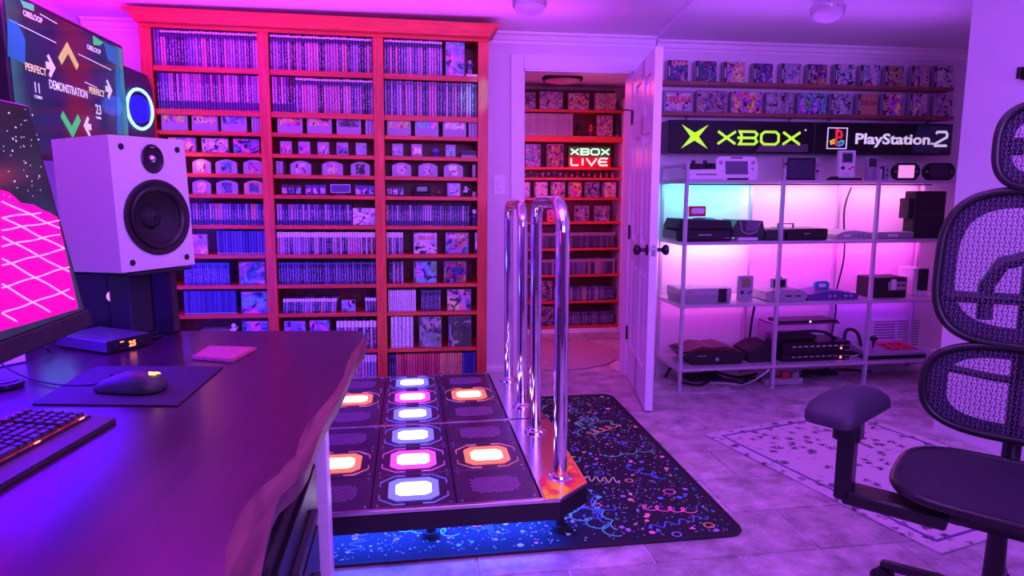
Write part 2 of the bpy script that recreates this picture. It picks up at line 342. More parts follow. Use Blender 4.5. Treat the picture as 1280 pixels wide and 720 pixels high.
def cornice(name, x0, x1, y, s=1):
    prof = [(0, -.066), (-.010, -.066), (-.012, -.05), (-.022, -.044), (-.03, -.02), (-.048, -.012), (-.05, 0), (0, 0)]
    mb = MB(); mb.prism([(y+a*s, CZ+b) for a, b in prof], 'x', x0, x1); return struct(name, mb, M['trim'])
cornice('trim_1', -1.8, 1.56, WY); 
o = cornice('trim_2', xc, 4.2, WY); o.location.z = -.018
o = cornice('trim_3', -1.5, 0.5, 0); o.parent = None; o.rotation_euler = (0, 0, 0)
bpy.data.objects.remove(o)
def base(name, pts): return struct(name, MB().prism([(0, 0), (-.014, 0), (-.014, .085), (-.006, .10), (0, .10)], 'x', pts[0], pts[1]), M['trim'], loc=(0, WY, 0))
base('baseboard_back', (-1.8, .63)); base('baseboard_right', (1.51, 4.2))
mb = MB()
for a, b in ((.633, .715), (1.42, 1.50)):
    mb.box(a, b, WY-.018, WY, 0, 2.075, b=.004)
mb.box(.7155, 1.4195, WY-.018, WY, OZ-.004, 2.075, b=.001)
mb.box(.705, .722, WY-.01, WY+.12, 0, OZ).box(OX1-.012, OX1+.005, WY-.01, WY+.12, 0, OZ).box(OX0, OX1, WY-.01, WY+.12, OZ-.016, OZ+.002)
struct('trim_4', mb, M['trim'])
# light switch on the wall left of the doorway
xs, ws = fit(617, 631, 231, WY); z0 = hz(624, 245, WY); z1 = hz(624, 217, WY)
sw = thing('light_switch', 'pale rectangular light switch plate on the wall left of the doorway', 'switch', (xs, WY, (z0+z1)/2))
MB().box(-.038, .038, -.006, 0, -.065, .065, b=.003).build('plate', M['trim'], sw); MB().box(-.017, .017, -.010, -.004, -.034, .034, b=.002).build('rocker', M['white'], sw)
# ------------------------------------------------------------------ the open door (hinged right, swung into the room)
hx, hy = 1.418, 4.29; fx, fy = 1.285, 3.545
ang = math.atan2(fy-hy, fx-hx); L = math.hypot(fx-hx, fy-hy)
door = bpy.data.objects.new('door_1', None); C.objects.link(door); door.location = (hx, hy, 0); door.rotation_euler = (0, 0, ang); door['kind'] = 'structure'
# local x runs hinge -> free edge, -y side faces the camera's left
T = .042; zt = 1.985
mb = MB()
st = .105; rails = [(.012, .23), (.80, .93), (1.56, 1.66), (zt-.11, zt)]
mb.box(0, st, 0, T, .012, zt).box(L-st, L, 0, T, .012, zt).box(L/2-.05, L/2+.05, 0, T, .012, zt)
for a, b in rails: mb.box(st, L-st, 0, T, a, b)
mb.build('door_frame', M['door'], door)
for a, b in ((.23, .80), (.93, 1.56), (1.66, zt-.11)):
    for x0, x1 in ((st, L/2-.05), (L/2+.05, L-st)):
        p = MB().box(x0, x1, .012, T-.012, a, b); 
        for sgn in (0, 1):
            y0, y1 = (.012, .003) if sgn == 0 else (T-.012, T-.003)
            i = .035; q = .05
            V = [(x0+i, y0, a+i), (x1-i, y0, a+i), (x1-i, y0, b-i), (x0+i, y0, b-i), (x0+q, y1, a+q), (x1-q, y1, a+q), (x1-q, y1, b-q), (x0+q, y1, b-q)]
            p.add(V, [(0, 1, 5, 4), (1, 2, 6, 5), (2, 3, 7, 6), (3, 0, 4, 7), (4, 5, 6, 7)])
        p.build('door_panel', M['door'], door)
kz = .915; kx = L-.065
for s_, nm in ((-1, 'door_knob'), (1, 'door_knob')):
    y = 0 if s_ < 0 else T
    MT = Matrix.Translation((kx, y, kz)) @ Matrix.Rotation(-s_*PI/2, 4, 'X')
    MB().lathe([(.032, 0), (.033, .004), (.028, .008), (.011, .012), (.010, .035), (.022, .043), (.029, .052), (.029, .066), (.022, .074), (.006, .078)], 20, M4=MT).build(nm, M['black'], door, label='black round door knob')
MB().box(L-.001, L+.0015, .009, T-.009, kz-.03, kz+.03).box(L, L+.006, .015, T-.015, kz-.01, kz+.012).build('latch_plate', M['steel'], door, label='metal latch plate')
for z in (1.70, .97, .30):
    MB().cyl((-.006, -.004, z-.045), (-.006, -.004, z+.045), .007, n=10).box(-.004, .02, -.0015, .001, z-.042, z+.042).build('hinge', M['black'], door, label='black hinge')
MB().tube([(-.01, -.006, 1.745), (.02, -.05, 1.745), (.03, -.07, 1.745)], .004, 6).cyl((.03, -.07, 1.745), (.034, -.078, 1.745), .01).build('door_stop', M['black'], door, label='black hinge-pin door stop')
# ------------------------------------------------------------------ ceiling globes
def globe(px, py, r, label):
    c = P(px, py, Z=CZ-.05); c.z = CZ
    t = thing('ceiling_lamp', label, 'lamp', c)
    MB().lathe([(.07, 0), (.072, -.012), (.06, -.022), (.02, -.026)], 28).build('base', M['white'], t)
    g = mat('frosted_glass_globe', (.95, .85, 1.0), .15, trans=.75, spec=.6, var=.02)
    MB().lathe([(.045, -.018), (r*.75, -.03), (r, -.06), (r*.95, -.09), (r*.7, -.118), (r*.3, -.132), (.004, -.135)], 32).build('glass_shade', g, t)
globe(662, -3, .085, 'round glass ceiling lamp above the doorway, nearest the bookcase')
globe(1035, 7, .085, 'round glass ceiling lamp above the ledges of boxed games')
# ================================================================== bookcase and what stands in it
BC0 = Vector((-.45, 4.0, 0)); TH = .012
RB = Matrix.Rotation(TH, 4, 'Y')
def BW(lx, ly, lz): return BC0 + (RB @ Vector((lx+.45, ly, lz)))       # bookcase coordinates to world
def BL(px, py):
    w_ = RB.inverted() @ (P(px, py, Y=4.0)-BC0); return w_.x-.45, w_.z
SZ = [1.893, 1.667, 1.554, 1.439, 1.326, 1.213, 1.043, .877, .704, .536, .316, .09]
BAYX = {1: (-1.362, -.824), 2: (-.766, -.212), 3: (-.153, .376)}
bc = thing('bookcase', 'tall cherry-wood bookcase packed with games against the back wall', 'bookcase', BC0); bc.rotation_euler = (0, TH, 0)
D = .29
def bl(x): return x+.45
for a, b in ((-1.42, -1.362), (-.824, -.766), (-.212, -.153), (.376, .435)):
    MB().box(bl(a), bl(b), -.012, .008, .0, 2.084, b=.002).build('face_stile', M['red'], bc)
for a, b in ((-1.405, -1.387), (-.804, -.786), (-.192, -.174), (.398, .416)):
    MB().box(bl(a), bl(b), .008, D, .0, 2.13).build('upright_panel', M['red'], bc)
MB().box(bl(-1.42), bl(.435), -.012, .008, 2.0845, 2.14).build('top_rail', M['redh'], bc)
MB().prism([(.0, 2.10), (-.018, 2.10), (-.028, 2.115), (-.06, 2.15), (-.075, 2.155), (-.075, 2.17), (D, 2.17), (D, 2.10)], 'x', bl(-1.42), bl(.435)).prism([(bl(-1.42)-.0, 2.10), (bl(-1.45), 2.15), (bl(-1.475), 2.155), (bl(-1.475), 2.17), (bl(.49), 2.17), (bl(.49), 2.155), (bl(.465), 2.15), (bl(.435), 2.10)], 'y', -.074, D).build('crown_moulding', M['redh'], bc)
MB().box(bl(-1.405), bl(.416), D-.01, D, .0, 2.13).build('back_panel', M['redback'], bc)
MB().box(bl(-1.36), bl(.375), .0, .01, 0, .07).build('plinth', M['redh'], bc)
for b_, (a, b) in BAYX.items():
    for r, z in enumerate(SZ):
        t = .030 if r < 2 else .022
        MB().box(bl(a-.028), bl(b+.028), .009, D-.01, z-t, z).box(bl(a), bl(b), -.004, .009, z-t, z, b=.0015).build('shelf_board', M['redh'], bc)
bays = {1: 'left', 2: 'middle', 3: 'right'}
def hsv(h, s, v):
    import colorsys; return (*colorsys.hsv_to_rgb(h % 1, s, v), 1)
PAL = {
 'mix': lambda: random.choice([(.95, .5, .5, 1), (.9, .85, .95, 1), hsv(.93, .6, .9), (.02, .02, .05, 1), (.03, .03, .09, 1), (.04, .03, .1, 1), hsv(.62, .35, .75), hsv(.64, .6, .5), hsv(.75, .3, .55), (.85, .82, .9, 1), (.12, .10, .3, 1), (.07, .06, .2, 1), hsv(.95, .5, .8), (.3, .3, .6, 1), (.6, .55, .75, 1)]),
 'light': lambda: random.choice([(.95, .45, .55, 1), (.05, .04, .15, 1), (.15, .1, .4, 1), (.10, .08, .3, 1), (.9, .8, .95, 1), (.55, .5, .75, 1), (.85, .8, .85, 1), (.3, .3, .65, 1), hsv(.93, .5, .8), (.2, .2, .5, 1)]),
 'dark': lambda: random.choice([(.10, .09, .24, 1), (.06, .05, .16, 1), (.16, .13, .34, 1), (.05, .05, .1, 1), (.25, .2, .45, 1)]),
 'strip': lambda: random.choice([(.10, .09, .28, 1), (.06, .05, .18, 1), (.7, .65, .85, 1), (.3, .28, .6, 1), (.9, .45, .3, 1) if random.random() < .3 else (.1, .1, .3, 1)]),
 'blue': lambda: random.choice([(.15, .15, .55, 1), (.25, .25, .7, 1), (.10, .10, .4, 1), (.35, .3, .75, 1)]),
 'white': lambda: random.choice([(.85, .8, .86, 1), (.78, .72, .8, 1), (.7, .66, .78, 1)]),
 'red': lambda: random.choice([(.75, .10, .14, 1), (.6, .07, .10, 1), (.85, .16, .2, 1)]),
 'gold': lambda: random.choice([(.85, .42, .16, 1), (.9, .5, .25, 1)]),
}
count = {}
def spines(bay, row, x0, x1, n, h, m, pal, name='game_case', depth=.135, jit=.012, lean=0, inset=.0):
    what, mm = name.replace('_', ' '), M[m]
    a = BL(x0, 0.0+{0:60,1:115,2:152,3:180,4:207,5:233,6:268,7:305,8:341,9:378,10:418,11:457}[row])[0]
    b = BL(x1, {0:60,1:115,2:152,3:180,4:207,5:233,6:268,7:305,8:341,9:378,10:418,11:457}[row])[0]
    a = max(a, BAYX[bay][0]+.002); b = min(b, BAYX[bay][1]-.002)
    w_ = (b-a)/n; t = w_*.86; c_ = t*.16
    me = MB().prism([(-t/2, c_), (-t/2+c_, 0), (t/2-c_, 0), (t/2, c_), (t/2, depth), (-t/2, depth)], 'z', 0, h).mesh(name, [mm])
    for i in range(n):
        key = (name, bay, row); count[key] = k = count.get(key, 0)+1
        o = link(name, me); x = a+w_*(i+.5)
        lz = SZ[row]+.0005; o.location = BW(x, .012+inset+random.uniform(0, .004), lz)
        o.rotation_euler = (0, TH+lean, 0); o.scale = (1, 1, 1-random.random()*jit)
        if lean: o.location.z += abs(math.sin(lean))*t/2
        o.color = [a_*b_ for a_, b_ in zip(PAL[pal](), (.9, .9, .9) if pal in ('red', 'gold', 'white') else ((.32, .26, .52) if pal == 'blue' else (.56, .38, .56)))]+[1]
        tag(o, '%s on its edge, %s from left, %s shelf, %s bay of cherry bookcase' % (what, ordn(k), SHELFN[row], bays[bay]), 'game case', '%s shelf %s bay %ss' % (SHELFN[row], bays[bay], what))
def boxed(name, label, cat, loc, w_, h, d, body, col, art='art', rot=(0, 0, 0), strip=None, group=None, border=.003):
    o = MB().box(-w_/2, w_/2, 0, d, 0, h, b=min(.0025, d*.2)).build(name, M[body] if isinstance(body, str) else body, None, loc, rot)
    tag(o, label, cat, group); o.color = (.3, .28, .4, 1)
    xs_ = -w_/2+border+(strip or 0)
    c = MB().box(xs_, w_/2-border, -.001, .0012, border, h-border).build('cover', M[art], o); c.color = col
    if strip:
        q = MB().box(-w_/2+border, xs_-.001, -.001, .0012, border, h-border).build('spine_strip', M['dark'], o)
        MB().box(-w_/2+border+strip*.35, xs_-.001-strip*.35, -.0016, -.0009, h*.25, h*.72).build('title_marks', M['paper'], q)
    return o
def inbay(bay, row, px0, px1, top, name, label, cat, col, d=.02, inset=.01, **k):
    py = {0:60,1:115,2:152,3:180,4:207,5:233,6:268,7:305,8:341,9:378,10:418,11:457}[row]
    a = BL(px0, py)[0]; b = BL(px1, py)[0]; h = BL((px0+px1)/2, top)[1]-SZ[row]
    if row: h = min(h, SZ[row-1]-.034-SZ[row])
    return boxed(name, label, cat, BW((a+b)/2, inset, SZ[row]+.0005), b-a, h, d, k.pop('body', 'side'), col, rot=(0, TH, 0), **k)
# --- tall cases, two rows
spines(1, 0, 190, 199, 2, .188, 'spine_d', 'dark', 'tall_game_case'); spines(1, 0, 199, 323, 34, .188, 'spine', 'light', 'tall_game_case')
spines(1, 1, 195, 326, 37, .19, 'spine_b', 'light', 'tall_game_case')
spines(2, 0, 336, 466, 36, .188, 'spine', 'mix', 'tall_game_case'); spines(2, 1, 339, 369, 8, .19, 'spine_b', 'mix', 'tall_game_case')
spines(2, 1, 369, 467, 28, .19, 'spine', 'mix', 'tall_game_case')
spines(3, 0, 477, 553, 21, .188, 'spine', 'mix', 'tall_game_case'); spines(3, 1, 479, 598, 32, .19, 'spine_d', 'mix', 'tall_game_case')
inbay(3, 0, 557, 581, 52, 'game_box', 'tall pink and blue game case facing out at the right of the top shelf', 'game case', (.25, .25, .7, 1), d=.015)
# --- wide cartridges
def cart_wide():
    w_, h, d = .134, .086, .02
    mb = MB().prism([(-w_/2, 0), (w_/2, 0), (w_/2, h-.006), (w_/2-.006, h), (-w_/2+.006, h), (-w_/2, h-.006)], 'y', 0, d)
    mb.box(-w_/2-.0, -w_/2+.018, -.002, .001, .004, h*.55).box(w_/2-.018, w_/2, -.002, .001, .004, h*.55).box(-.03, .03, -.0025, .001, h*.30, h*.34)
    return mb.mesh('wide_cartridge', M['lgrey']), MB().prism(rrect(w_-.022, h*.46, .006, 4, 0, h*.73), 'y', -.0025, .001).mesh('label_sticker', M['art2'])
cwm, clm = cart_wide()
cols = [(.75, .12, .08, 1), (.85, .55, .35, 1), (.15, .3, .8, 1), (.8, .15, .3, 1), (.9, .7, .3, 1), (.1, .08, .15, 1), (.75, .5, .15, 1), (.1, .35, .85, 1), (.8, .7, .75, 1)]
names = ['fiery red and black', 'tan and brown', 'blue and white', 'crimson and white', 'cream and gold', 'dark scribbled', 'brown and yellow', 'bright blue', 'pale with small dark lettering']
i = 0
for bay, spans in ((1, ((201, 232), (239, 270), (276, 306))), (2, ((347, 376), (384, 413), (421, 450))), (3, ((485, 512), (520, 547), (555, 582)))):
    for a, b in spans:
        x = (BL(a, 152)[0]+BL(b, 152)[0])/2
        o = link('wide_cartridge', cwm, None, BW(x, .02, SZ[2]+.0005), (0, TH, 0))
        tag(o, 'grey game cartridge with %s label, third shelf of the %s bay' % (names[i], bays[bay]), 'cartridge', 'grey cartridges on the third shelf')
        c = link('label_sticker', clm, o); c.color = cols[i]; i += 1
side_m = MB().box(-.0095, .0095, 0, .08, 0, .088, b=.002).mesh('edge_on_cartridge', M['lgrey'])
for bay, a, b, n in ((1, 313, 326, 4), (2, 456, 468, 3), (3, 586, 597, 3)):
    xa = BL(a, 152)[0]; xb = BL(b, 152)[0]
    for k in range(n):
        o = link('edge_on_cartridge', side_m, None, BW(xa+(xb-xa)*(k+.5)/n, .02, SZ[2]+.0005), (0, TH, 0)); o.scale = ((xb-xa)/n*.92/.019, 1, 1)
        tag(o, 'grey cartridge on edge, %s of %d at the right end, third shelf, %s bay' % (ordn(k+1), n, bays[bay]), 'cartridge', 'edge-on cartridges on the third shelf')
# --- fourth shelf: landscape boxes (left), small square cartridges (middle, right)
for a, b, col, nm in ((207, 242, (.8, .3, .45, 1), 'leftmost, red and white'), (249, 283, (.7, .65, .8, 1), 'middle, pale grey swirl'), (289, 322, (.55, .2, .75, 1), 'rightmost, purple and white')):
    inbay(1, 3, a, b, 169, 'landscape_game_box', 'landscape game box, %s, fourth shelf of left bay' % nm, 'game box', col, d=.03, art='art2', inset=.04)
sq = MB().box(-.029, .029, 0, .009, 0, .066, b=.003).box(-.022, .022, -.001, .002, .054, .058).mesh('square_cartridge', M['lgrey'])
sl = MB().prism(rrect(.046, .04, .004, 3, 0, .028), 'y', -.0015, .001).mesh('label_sticker', M['art2'])
def squarec(bay, a, b, col, desc, me=sq):
    x = (BL(a, 180)[0]+BL(b, 180)[0])/2; s_ = (BL(b, 180)[0]-BL(a, 180)[0])/.058
    o = link('square_cartridge', me, None, BW(x, .02, SZ[3]+.0005), (0, TH, 0)); o.scale = (s_, 1, 1.08)
    tag(o, desc, 'cartridge', 'small square cartridges on the fourth shelf'); c = link('label_sticker', sl, o); c.color = col
for a, b, col, nm in ((349, 364, (.9, .3, .45, 1), 'pink labelled'), (372, 387, (.4, .2, .7, 1), 'violet labelled'), (396, 411, (.55, .5, .8, 1), 'lilac labelled'), (420, 435, (.12, .1, .4, 1), 'dark-bordered'), (444, 458, (.55, .4, .8, 1), 'pale blank-looking')):
    squarec(2, a, b, col, '%s small square cartridge on fourth shelf, middle bay' % nm)
for a, b, col, nm in ((490, 504, (.5, .35, .7, 1), 'grey'), (514, 528, (.95, .6, .5, 1), 'peach labelled'), (557, 570, (.15, .3, .75, 1), 'blue labelled')):
    squarec(3, a, b, col, '%s small square cartridge on fourth shelf, right bay' % nm)
t = thing('round_ornament', 'dark round ornament between small cartridges, fourth shelf, right bay', 'ornament', BW(BL(545, 180)[0], .03, SZ[3]))
MB().lathe([(.018, 0), (.018, .006), (.008, .01), (.02, .022), (.026, .036), (.02, .052), (.004, .058)], 18).build('body', M['purple'], t); MB().lathe([(.021, .03), (.0275, .036), (.021, .042)], 18).build('ring', M['grey'], t)
for k in range(3):
    x = BL(586.5, 190)[0]; o = MB().box(-.045, .045, 0, .08, 0, .013, b=.002).build('flat_case', M['dark' if k else 'lgrey'], None, BW(x, .02, SZ[3]+.0005+k*.0135), (0, TH, 0))
    tag(o, '%s flat case in the lying stack at right of fourth shelf' % ('lowest, pale', 'middle, dark', 'topmost, dark')[k], 'game case', 'stack of flat cases')
# --- arched cartridges, fifth and sixth shelf
def arched():
    w_, h, d = .122, .078, .02; pts = [(-w_/2, 0), (w_/2, 0), (w_/2, h*.74)]
    for k in range(9): a = k/8; pts.append((w_/2-.008-(w_-.016)*a, h*.82+h*.18*math.sin(PI*a)))
    pts.append((-w_/2, h*.74)); return MB().prism(pts, 'y', 0, d).mesh('arched_cartridge', M['lgrey'])
am = arched(); al = MB().prism(rrect(.058, .056, .006, 3, 0, .036), 'y', -.002, .001).mesh('label_sticker', M['art2'])
tanm = mat('tan_plastic', (.6, .33, .28), .45, var=.05); am2 = arched(); am2.materials[0] = tanm
for bay, row, a, b, col, nm in ((1, 4, 239, 262, (.9, .5, .4, 1), 'orange-lit pale'), (1, 4, 268, 295, (.1, .15, .45, 1), 'navy'), (1, 4, 303, 329, (.65, .2, .4, 1), 'rose'),
    (1, 5, 239, 262, (1, .7, .6, 1), 'bright peach'), (1, 5, 269, 296, (.08, .12, .3, 1), 'navy and white'), (1, 5, 304, 329, (.3, .15, .3, 1), 'tan shelled, dark'),
    (2, 4, 362, 388, (.8, .6, .5, 1), 'cream and black'), (2, 4, 402, 428, (.9, .4, .35, 1), 'pale with red'), (2, 4, 438, 462, (.02, .02, .03, 1), 'black'),
    (3, 4, 490, 514, (.75, .5, .5, 1), 'cream'), (3, 4, 523, 547, (.55, .3, .6, 1), 'purple and white'), (3, 4, 555, 579, (.9, .75, .5, 1), 'yellowish')):
    py = 207 if row == 4 else 233; xa = BL(a, py)[0]; xb = BL(b, py)[0]
    o = link('arched_cartridge', am2 if nm.startswith('tan') else am, None, BW((xa+xb)/2, .02, SZ[row]+.0005), (0, TH, 0)); o.scale = ((xb-xa)/.122, 1, 1)
    tag(o, 'arched-top cartridge with %s label, %s shelf, %s bay' % (nm, SHELFN[row], bays[bay]), 'cartridge', 'arched cartridges'); c = link('label_sticker', al, o); c.color = col
for bay, a, n in ((2, 344, 2), (3, 591, 1)):
    for k in range(n):
        x = BL(a+4.5*k+2, 207)[0]; o = MB().box(-.0095, .0095, 0, .1, 0, .074, b=.002).build('edge_on_cartridge', M['grey'], None, BW(x, .02, SZ[4]+.0005), (0, TH, 0))
        tag(o, ('%s of two edge-on grey cartridges at the left, fifth shelf, middle bay' % ('left', 'right')[k]) if bay == 2 else 'edge-on grey cartridge at the right end, fifth shelf, right bay', 'cartridge')
# --- sixth shelf, middle and right: small things
def trio(bay, a, b, nm, m='dark'):
    for k in range(3):
        xa = BL(a, 233)[0]; xb = BL(b, 233)[0]; x = xa+(xb-xa)*(k+.5)/3
        o = MB().box(-.019, .019, 0, .012, 0, .058, b=.003).build('mini_cartridge', M[m], None, BW(x, .03, SZ[5]+.0005), (0, TH, 0)); o.color = (.2, .15, .4, 1)
        c = MB().box(-.013, .013, -.001, .001, .008, .04).build('label_sticker', M['art2'], o); c.color = random.choice([(.5, .4, .9, 1), (.3, .2, .6, 1), (.8, .5, .7, 1)])
        tag(o, '%s mini cartridge of the %s trio on the sixth shelf' % (('left', 'centre', 'right')[k], nm), 'cartridge', 'mini cartridges in threes')
trio(2, 350, 376, 'leftmost middle-bay'); trio(2, 380, 407, 'second middle-bay', 'purple'); trio(2, 443, 468, 'rightmost middle-bay', 'purple'); trio(3, 483, 505, 'right-bay', 'dark')
x = BL(425, 233)[0]
t = thing('mini_handheld', 'tiny handheld with a pale rectangular outline, sixth shelf, middle bay', 'console', BW(x, .03, SZ[5]+.014))
MB().box(-.056, .056, 0, .012, 0, .05, b=.003).build('body', M['purple'], t); MB().stroke([(-.053, .003), (.053, .003), (.053, .047), (-.053, .047)], .003, -.002, .001, closed=True).build('outline', M['white'], t)
MB().box(-.024, .024, -.002, .001, .012, .038).build('screen', M['gscreen'], t); MB().box(-.03, .03, .001, .03, -.0135, 0).build('stand', M['dark'], t)
x = BL(528, 233)[0]
t = thing('folding_handheld', 'dark folding handheld on the sixth shelf of the right bay', 'console', BW(x, .03, SZ[5]))
MB().box(-.05, .05, 0, .06, 0, .022, b=.004).build('base', M['blackm'], t); MB().box(-.05, .05, .04, .055, .022, .06, b=.004).build('lid', M['blackm'], t)
MB().box(-.03, .03, .0385, .041, .028, .054).build('screen', M['screen'], t)
def figure(name, label, loc, h, c1, c2, c3):         # a small standing toy
    t = thing(name, label, 'figurine', loc); k = h/.1
    MB().lathe([(.018*k, 0), (.018*k, .004*k), (.014*k, .006*k)], 16).build('base', M['dark'], t)
    mb = MB().cyl((-.007*k, 0, .006*k), (-.006*k, 0, .04*k), .006*k, .007*k, 10).cyl((.008*k, -.003*k, .006*k), (.006*k, 0, .04*k), .006*k, .007*k, 10)
    mb.build('legs', c2, t); MB().lathe([(.006*k, .036*k), (.014*k, .042*k), (.016*k, .052*k), (.012*k, .064*k), (.005*k, .070*k)], 14).build('torso', c1, t)
    MB().tube([(-.012*k, 0, .062*k), (-.022*k, -.006*k, .052*k), (-.024*k, -.012*k, .042*k)], .004*k, 8).build('arm', c1, t); MB().tube([(.012*k, 0, .062*k), (.022*k, -.004*k, .066*k), (.026*k, -.008*k, .078*k)], .004*k, 8).build('arm', c1, t)
    MB().lathe([(.003*k, .068*k), (.012*k, .072*k), (.0155*k, .082*k), (.012*k, .093*k), (.003*k, .098*k)], 16).build('head', c3, t); return t
x = BL(549.5, 233)[0]; figure('toy_figurine', 'thin dark toy figurine behind the sixth shelf edge, right bay', BW(x, .04, SZ[5]), .05, M['redp'], M['dark'], M['dark'])
inbay(3, 5, 559, 576, 228, 'square_game_case', 'clear square case with pale violet label, sixth shelf of right bay', 'game case', (.5, .3, .7, 1), d=.012, art='art2', border=.006)
x = BL(583, 233)[0]; figure('toy_figurine', 'black and white toy figurine right of the square case, sixth shelf', BW(x, .03, SZ[5]), .062, M['white'], M['black'], M['white'])
x = BL(593.5, 233)[0]; o = MB().box(-.011, .011, 0, .012, 0, .03, b=.003).build('mini_cartridge', M['lgrey'], None, BW(x, .03, SZ[5]), (0, TH, 0)); tag(o, 'single pale mini cartridge at the right end of the sixth shelf', 'cartridge')
x = BL(588, 60)[0]; figure('toy_figurine', 'small pale blue toy figurine at the right end of the top shelf', BW(x, .03, SZ[0]+.012), .085, M['purple'], M['lgrey'], M['lgrey'])
o = MB().box(-.033, .033, 0, .06, 0, .012).build('display_plinth', M['white'], None, BW(BL(590, 60)[0], .0, SZ[0]+.0005), (0, TH, 0)); tag(o, 'flat white plinth under the figurine on the top shelf', 'stand')
x = BL(594, 268)[0]; figure('toy_figurine', 'small lilac toy figurine at the right end of the seventh shelf', BW(x, .04, SZ[6]), .1, M['purple'], M['purple'], M['white'])
# --- seventh shelf
spines(1, 6, 236, 331, 27, .118, 'spine_b', 'strip', 'slim_game_case'); spines(2, 6, 345, 440, 27, .118, 'spine_b', 'strip', 'slim_game_case'); spines(3, 6, 482, 587, 33, .118, 'spine_b', 'strip', 'slim_game_case')
inbay(2, 6, 440.5, 470, 260, 'landscape_game_box', 'pale landscape box with blue sketch at right of seventh shelf, middle bay', 'game box', (.8, .7, .85, 1), d=.02, art='art')
# --- eighth shelf
inbay(1, 7, 240, 259, 293, 'square_game_case', 'pink face-out square case beside the white speaker, eighth shelf, left bay', 'game case', (.9, .35, .7, 1), d=.012)
spines(1, 7, 270, 332, 17, .133, 'spine_p', 'blue', 'disc_case'); spines(2, 7, 345, 471, 38, .128, 'spine_w', 'mix', 'disc_case'); spines(3, 7, 483, 504, 7, .128, 'spine_w', 'mix', 'disc_case')
zc = inbay(3, 7, 517, 546.5, 291, 'square_game_case', 'face-out case with red title over a pale hill, eighth shelf', 'game case', (.85, .65, .75, 1), d=.012)
zd = inbay(3, 7, 557, 586, 291, 'square_game_case', 'face-out case with pale title over violet night art, eighth shelf', 'game case', (.30, .15, .5, 1), d=.012)
tm_ = text_mesh('title', 'ZELDA', .028, M['redp'], .0006, .0006, sx=1.15); link('title', tm_, zc, (.004, -.0018, .085))
tm2 = text_mesh('title', 'ZELDA', .028, M['paper'], .0006, .0006, sx=1.15); link('title', tm2, zd, (0, -.0018, .095))
inbay(3, 7, 594, 598, 291, 'square_game_case', 'sliver of a pale case at the right end of the eighth shelf', 'game case', (.8, .75, .8, 1), d=.012, border=.001)
# --- ninth shelf
spines(1, 8, 229, 286, 22, .128, 'spine_d', 'blue', 'disc_case'); inbay(1, 8, 298, 331, 328, 'square_game_case', 'dark face-out case with small red emblem, ninth shelf of left bay', 'game case', (.10, .06, .25, 1), d=.012)
spines(2, 8, 346, 471, 36, .128, 'spine_d', 'dark', 'disc_case'); spines(3, 8, 486, 504, 7, .128, 'spine_d', 'mix', 'disc_case')
inbay(3, 8, 517, 546, 327, 'square_game_case', 'blue and white face-out case, ninth shelf, left of two in right bay', 'game case', (.25, .35, .8, 1), d=.012, strip=.012)
inbay(3, 8, 555, 583, 327, 'square_game_case', 'dark face-out case with red centre, ninth shelf, right bay', 'game case', (.35, .05, .2, 1), d=.012, strip=.01)
# --- tenth shelf
spines(1, 9, 229, 295, 26, .135, 'spine_p', 'blue', 'disc_case'); inbay(1, 9, 301, 334, 365, 'square_game_case', 'face-out case with white streaks and violet cross shape, tenth shelf', 'game case', (.2, .15, .9, 1), d=.012)
spines(2, 9, 352, 420, 20, .085, 'spine_w', 'strip', 'small_game_case', lean=.06); inbay(2, 9, 426, 444, 376, 'small_game_box', 'little blue picture box between leaning cases, tenth shelf, middle bay', 'game box', (.3, .5, .8, 1), d=.02, inset=.03)
spines(2, 9, 456, 471, 4, .085, 'spine_w', 'strip', 'small_game_case')
spines(3, 9, 485, 520, 13, .128, 'spine_p', 'white', 'disc_case'); spines(3, 9, 526, 551, 10, .128, 'spine_d', 'dark', 'disc_case')
inbay(3, 9, 559, 589, 362, 'square_game_case', 'pink face-out case with dark emblem, tenth shelf, right bay', 'game case', (.75, .3, .45, 1), d=.012)
# --- eleventh shelf
spines(1, 10, 245, 290, 15, .115, 'spine_p', 'white', 'disc_case', inset=.02); inbay(1, 10, 303, 335, 402, 'square_game_case', 'blue face-out case just above the desk edge, left bay', 'game case', (.2, .2, .9, 1), d=.012)
figure('toy_figurine', 'white toy figurine peeking above the desk edge, left bay', BW(BL(292, 400)[0], .0, SZ[10]+.08), .09, M['white'], M['white'], M['white'])
o = MB().box(-.03, .03, 0, .05, 0, .08, b=.002).build('display_plinth', M['dark'], None, BW(BL(292, 400)[0], -.02+.02, SZ[10]+.0005)); tag(o, 'small dark block under the white figurine in the left bay', 'stand')
inbay(2, 10, 355, 382, 402, 'square_game_case', 'violet face-out case, left of two above the desk, middle bay', 'game case', (.35, .2, .9, 1), d=.012)
inbay(2, 10, 387, 412, 401, 'square_game_case', 'blue face-out case, right of two above the desk, middle bay', 'game case', (.15, .3, .9, 1), d=.012)
spines(2, 10, 420, 471, 11, .17, 'spine_w', 'mix', 'tall_box_case')
spines(3, 10, 488, 517, 6, .19, 'spine_p', 'white', 'tall_box_case')
inbay(3, 10, 524, 552, 393.5, 'tall_game_box', 'tall face-out box with a grey armoured figure, eleventh shelf', 'game box', (.25, .25, .35, 1), d=.03, strip=.014)
inbay(3, 10, 561, 589, 393.5, 'tall_game_box', 'tall black face-out box with a pale figure, eleventh shelf', 'game box', (.05, .05, .06, 1), d=.03, strip=.014)
# --- bottom shelf
spines(2, 11, 420, 471, 13, .19, 'spine_w', 'mix', 'tall_game_case')
spines(3, 11, 486, 495, 3, .188, 'spine_d', 'dark', 'tall_game_case'); spines(3, 11, 495, 550, 16, .188, 'spine_p', 'red', 'tall_game_case'); spines(3, 11, 550, 578, 9, .188, 'spine_p', 'gold', 'tall_game_case'); spines(3, 11, 578, 595, 5, .188, 'spine_p', 'blue', 'tall_game_case')
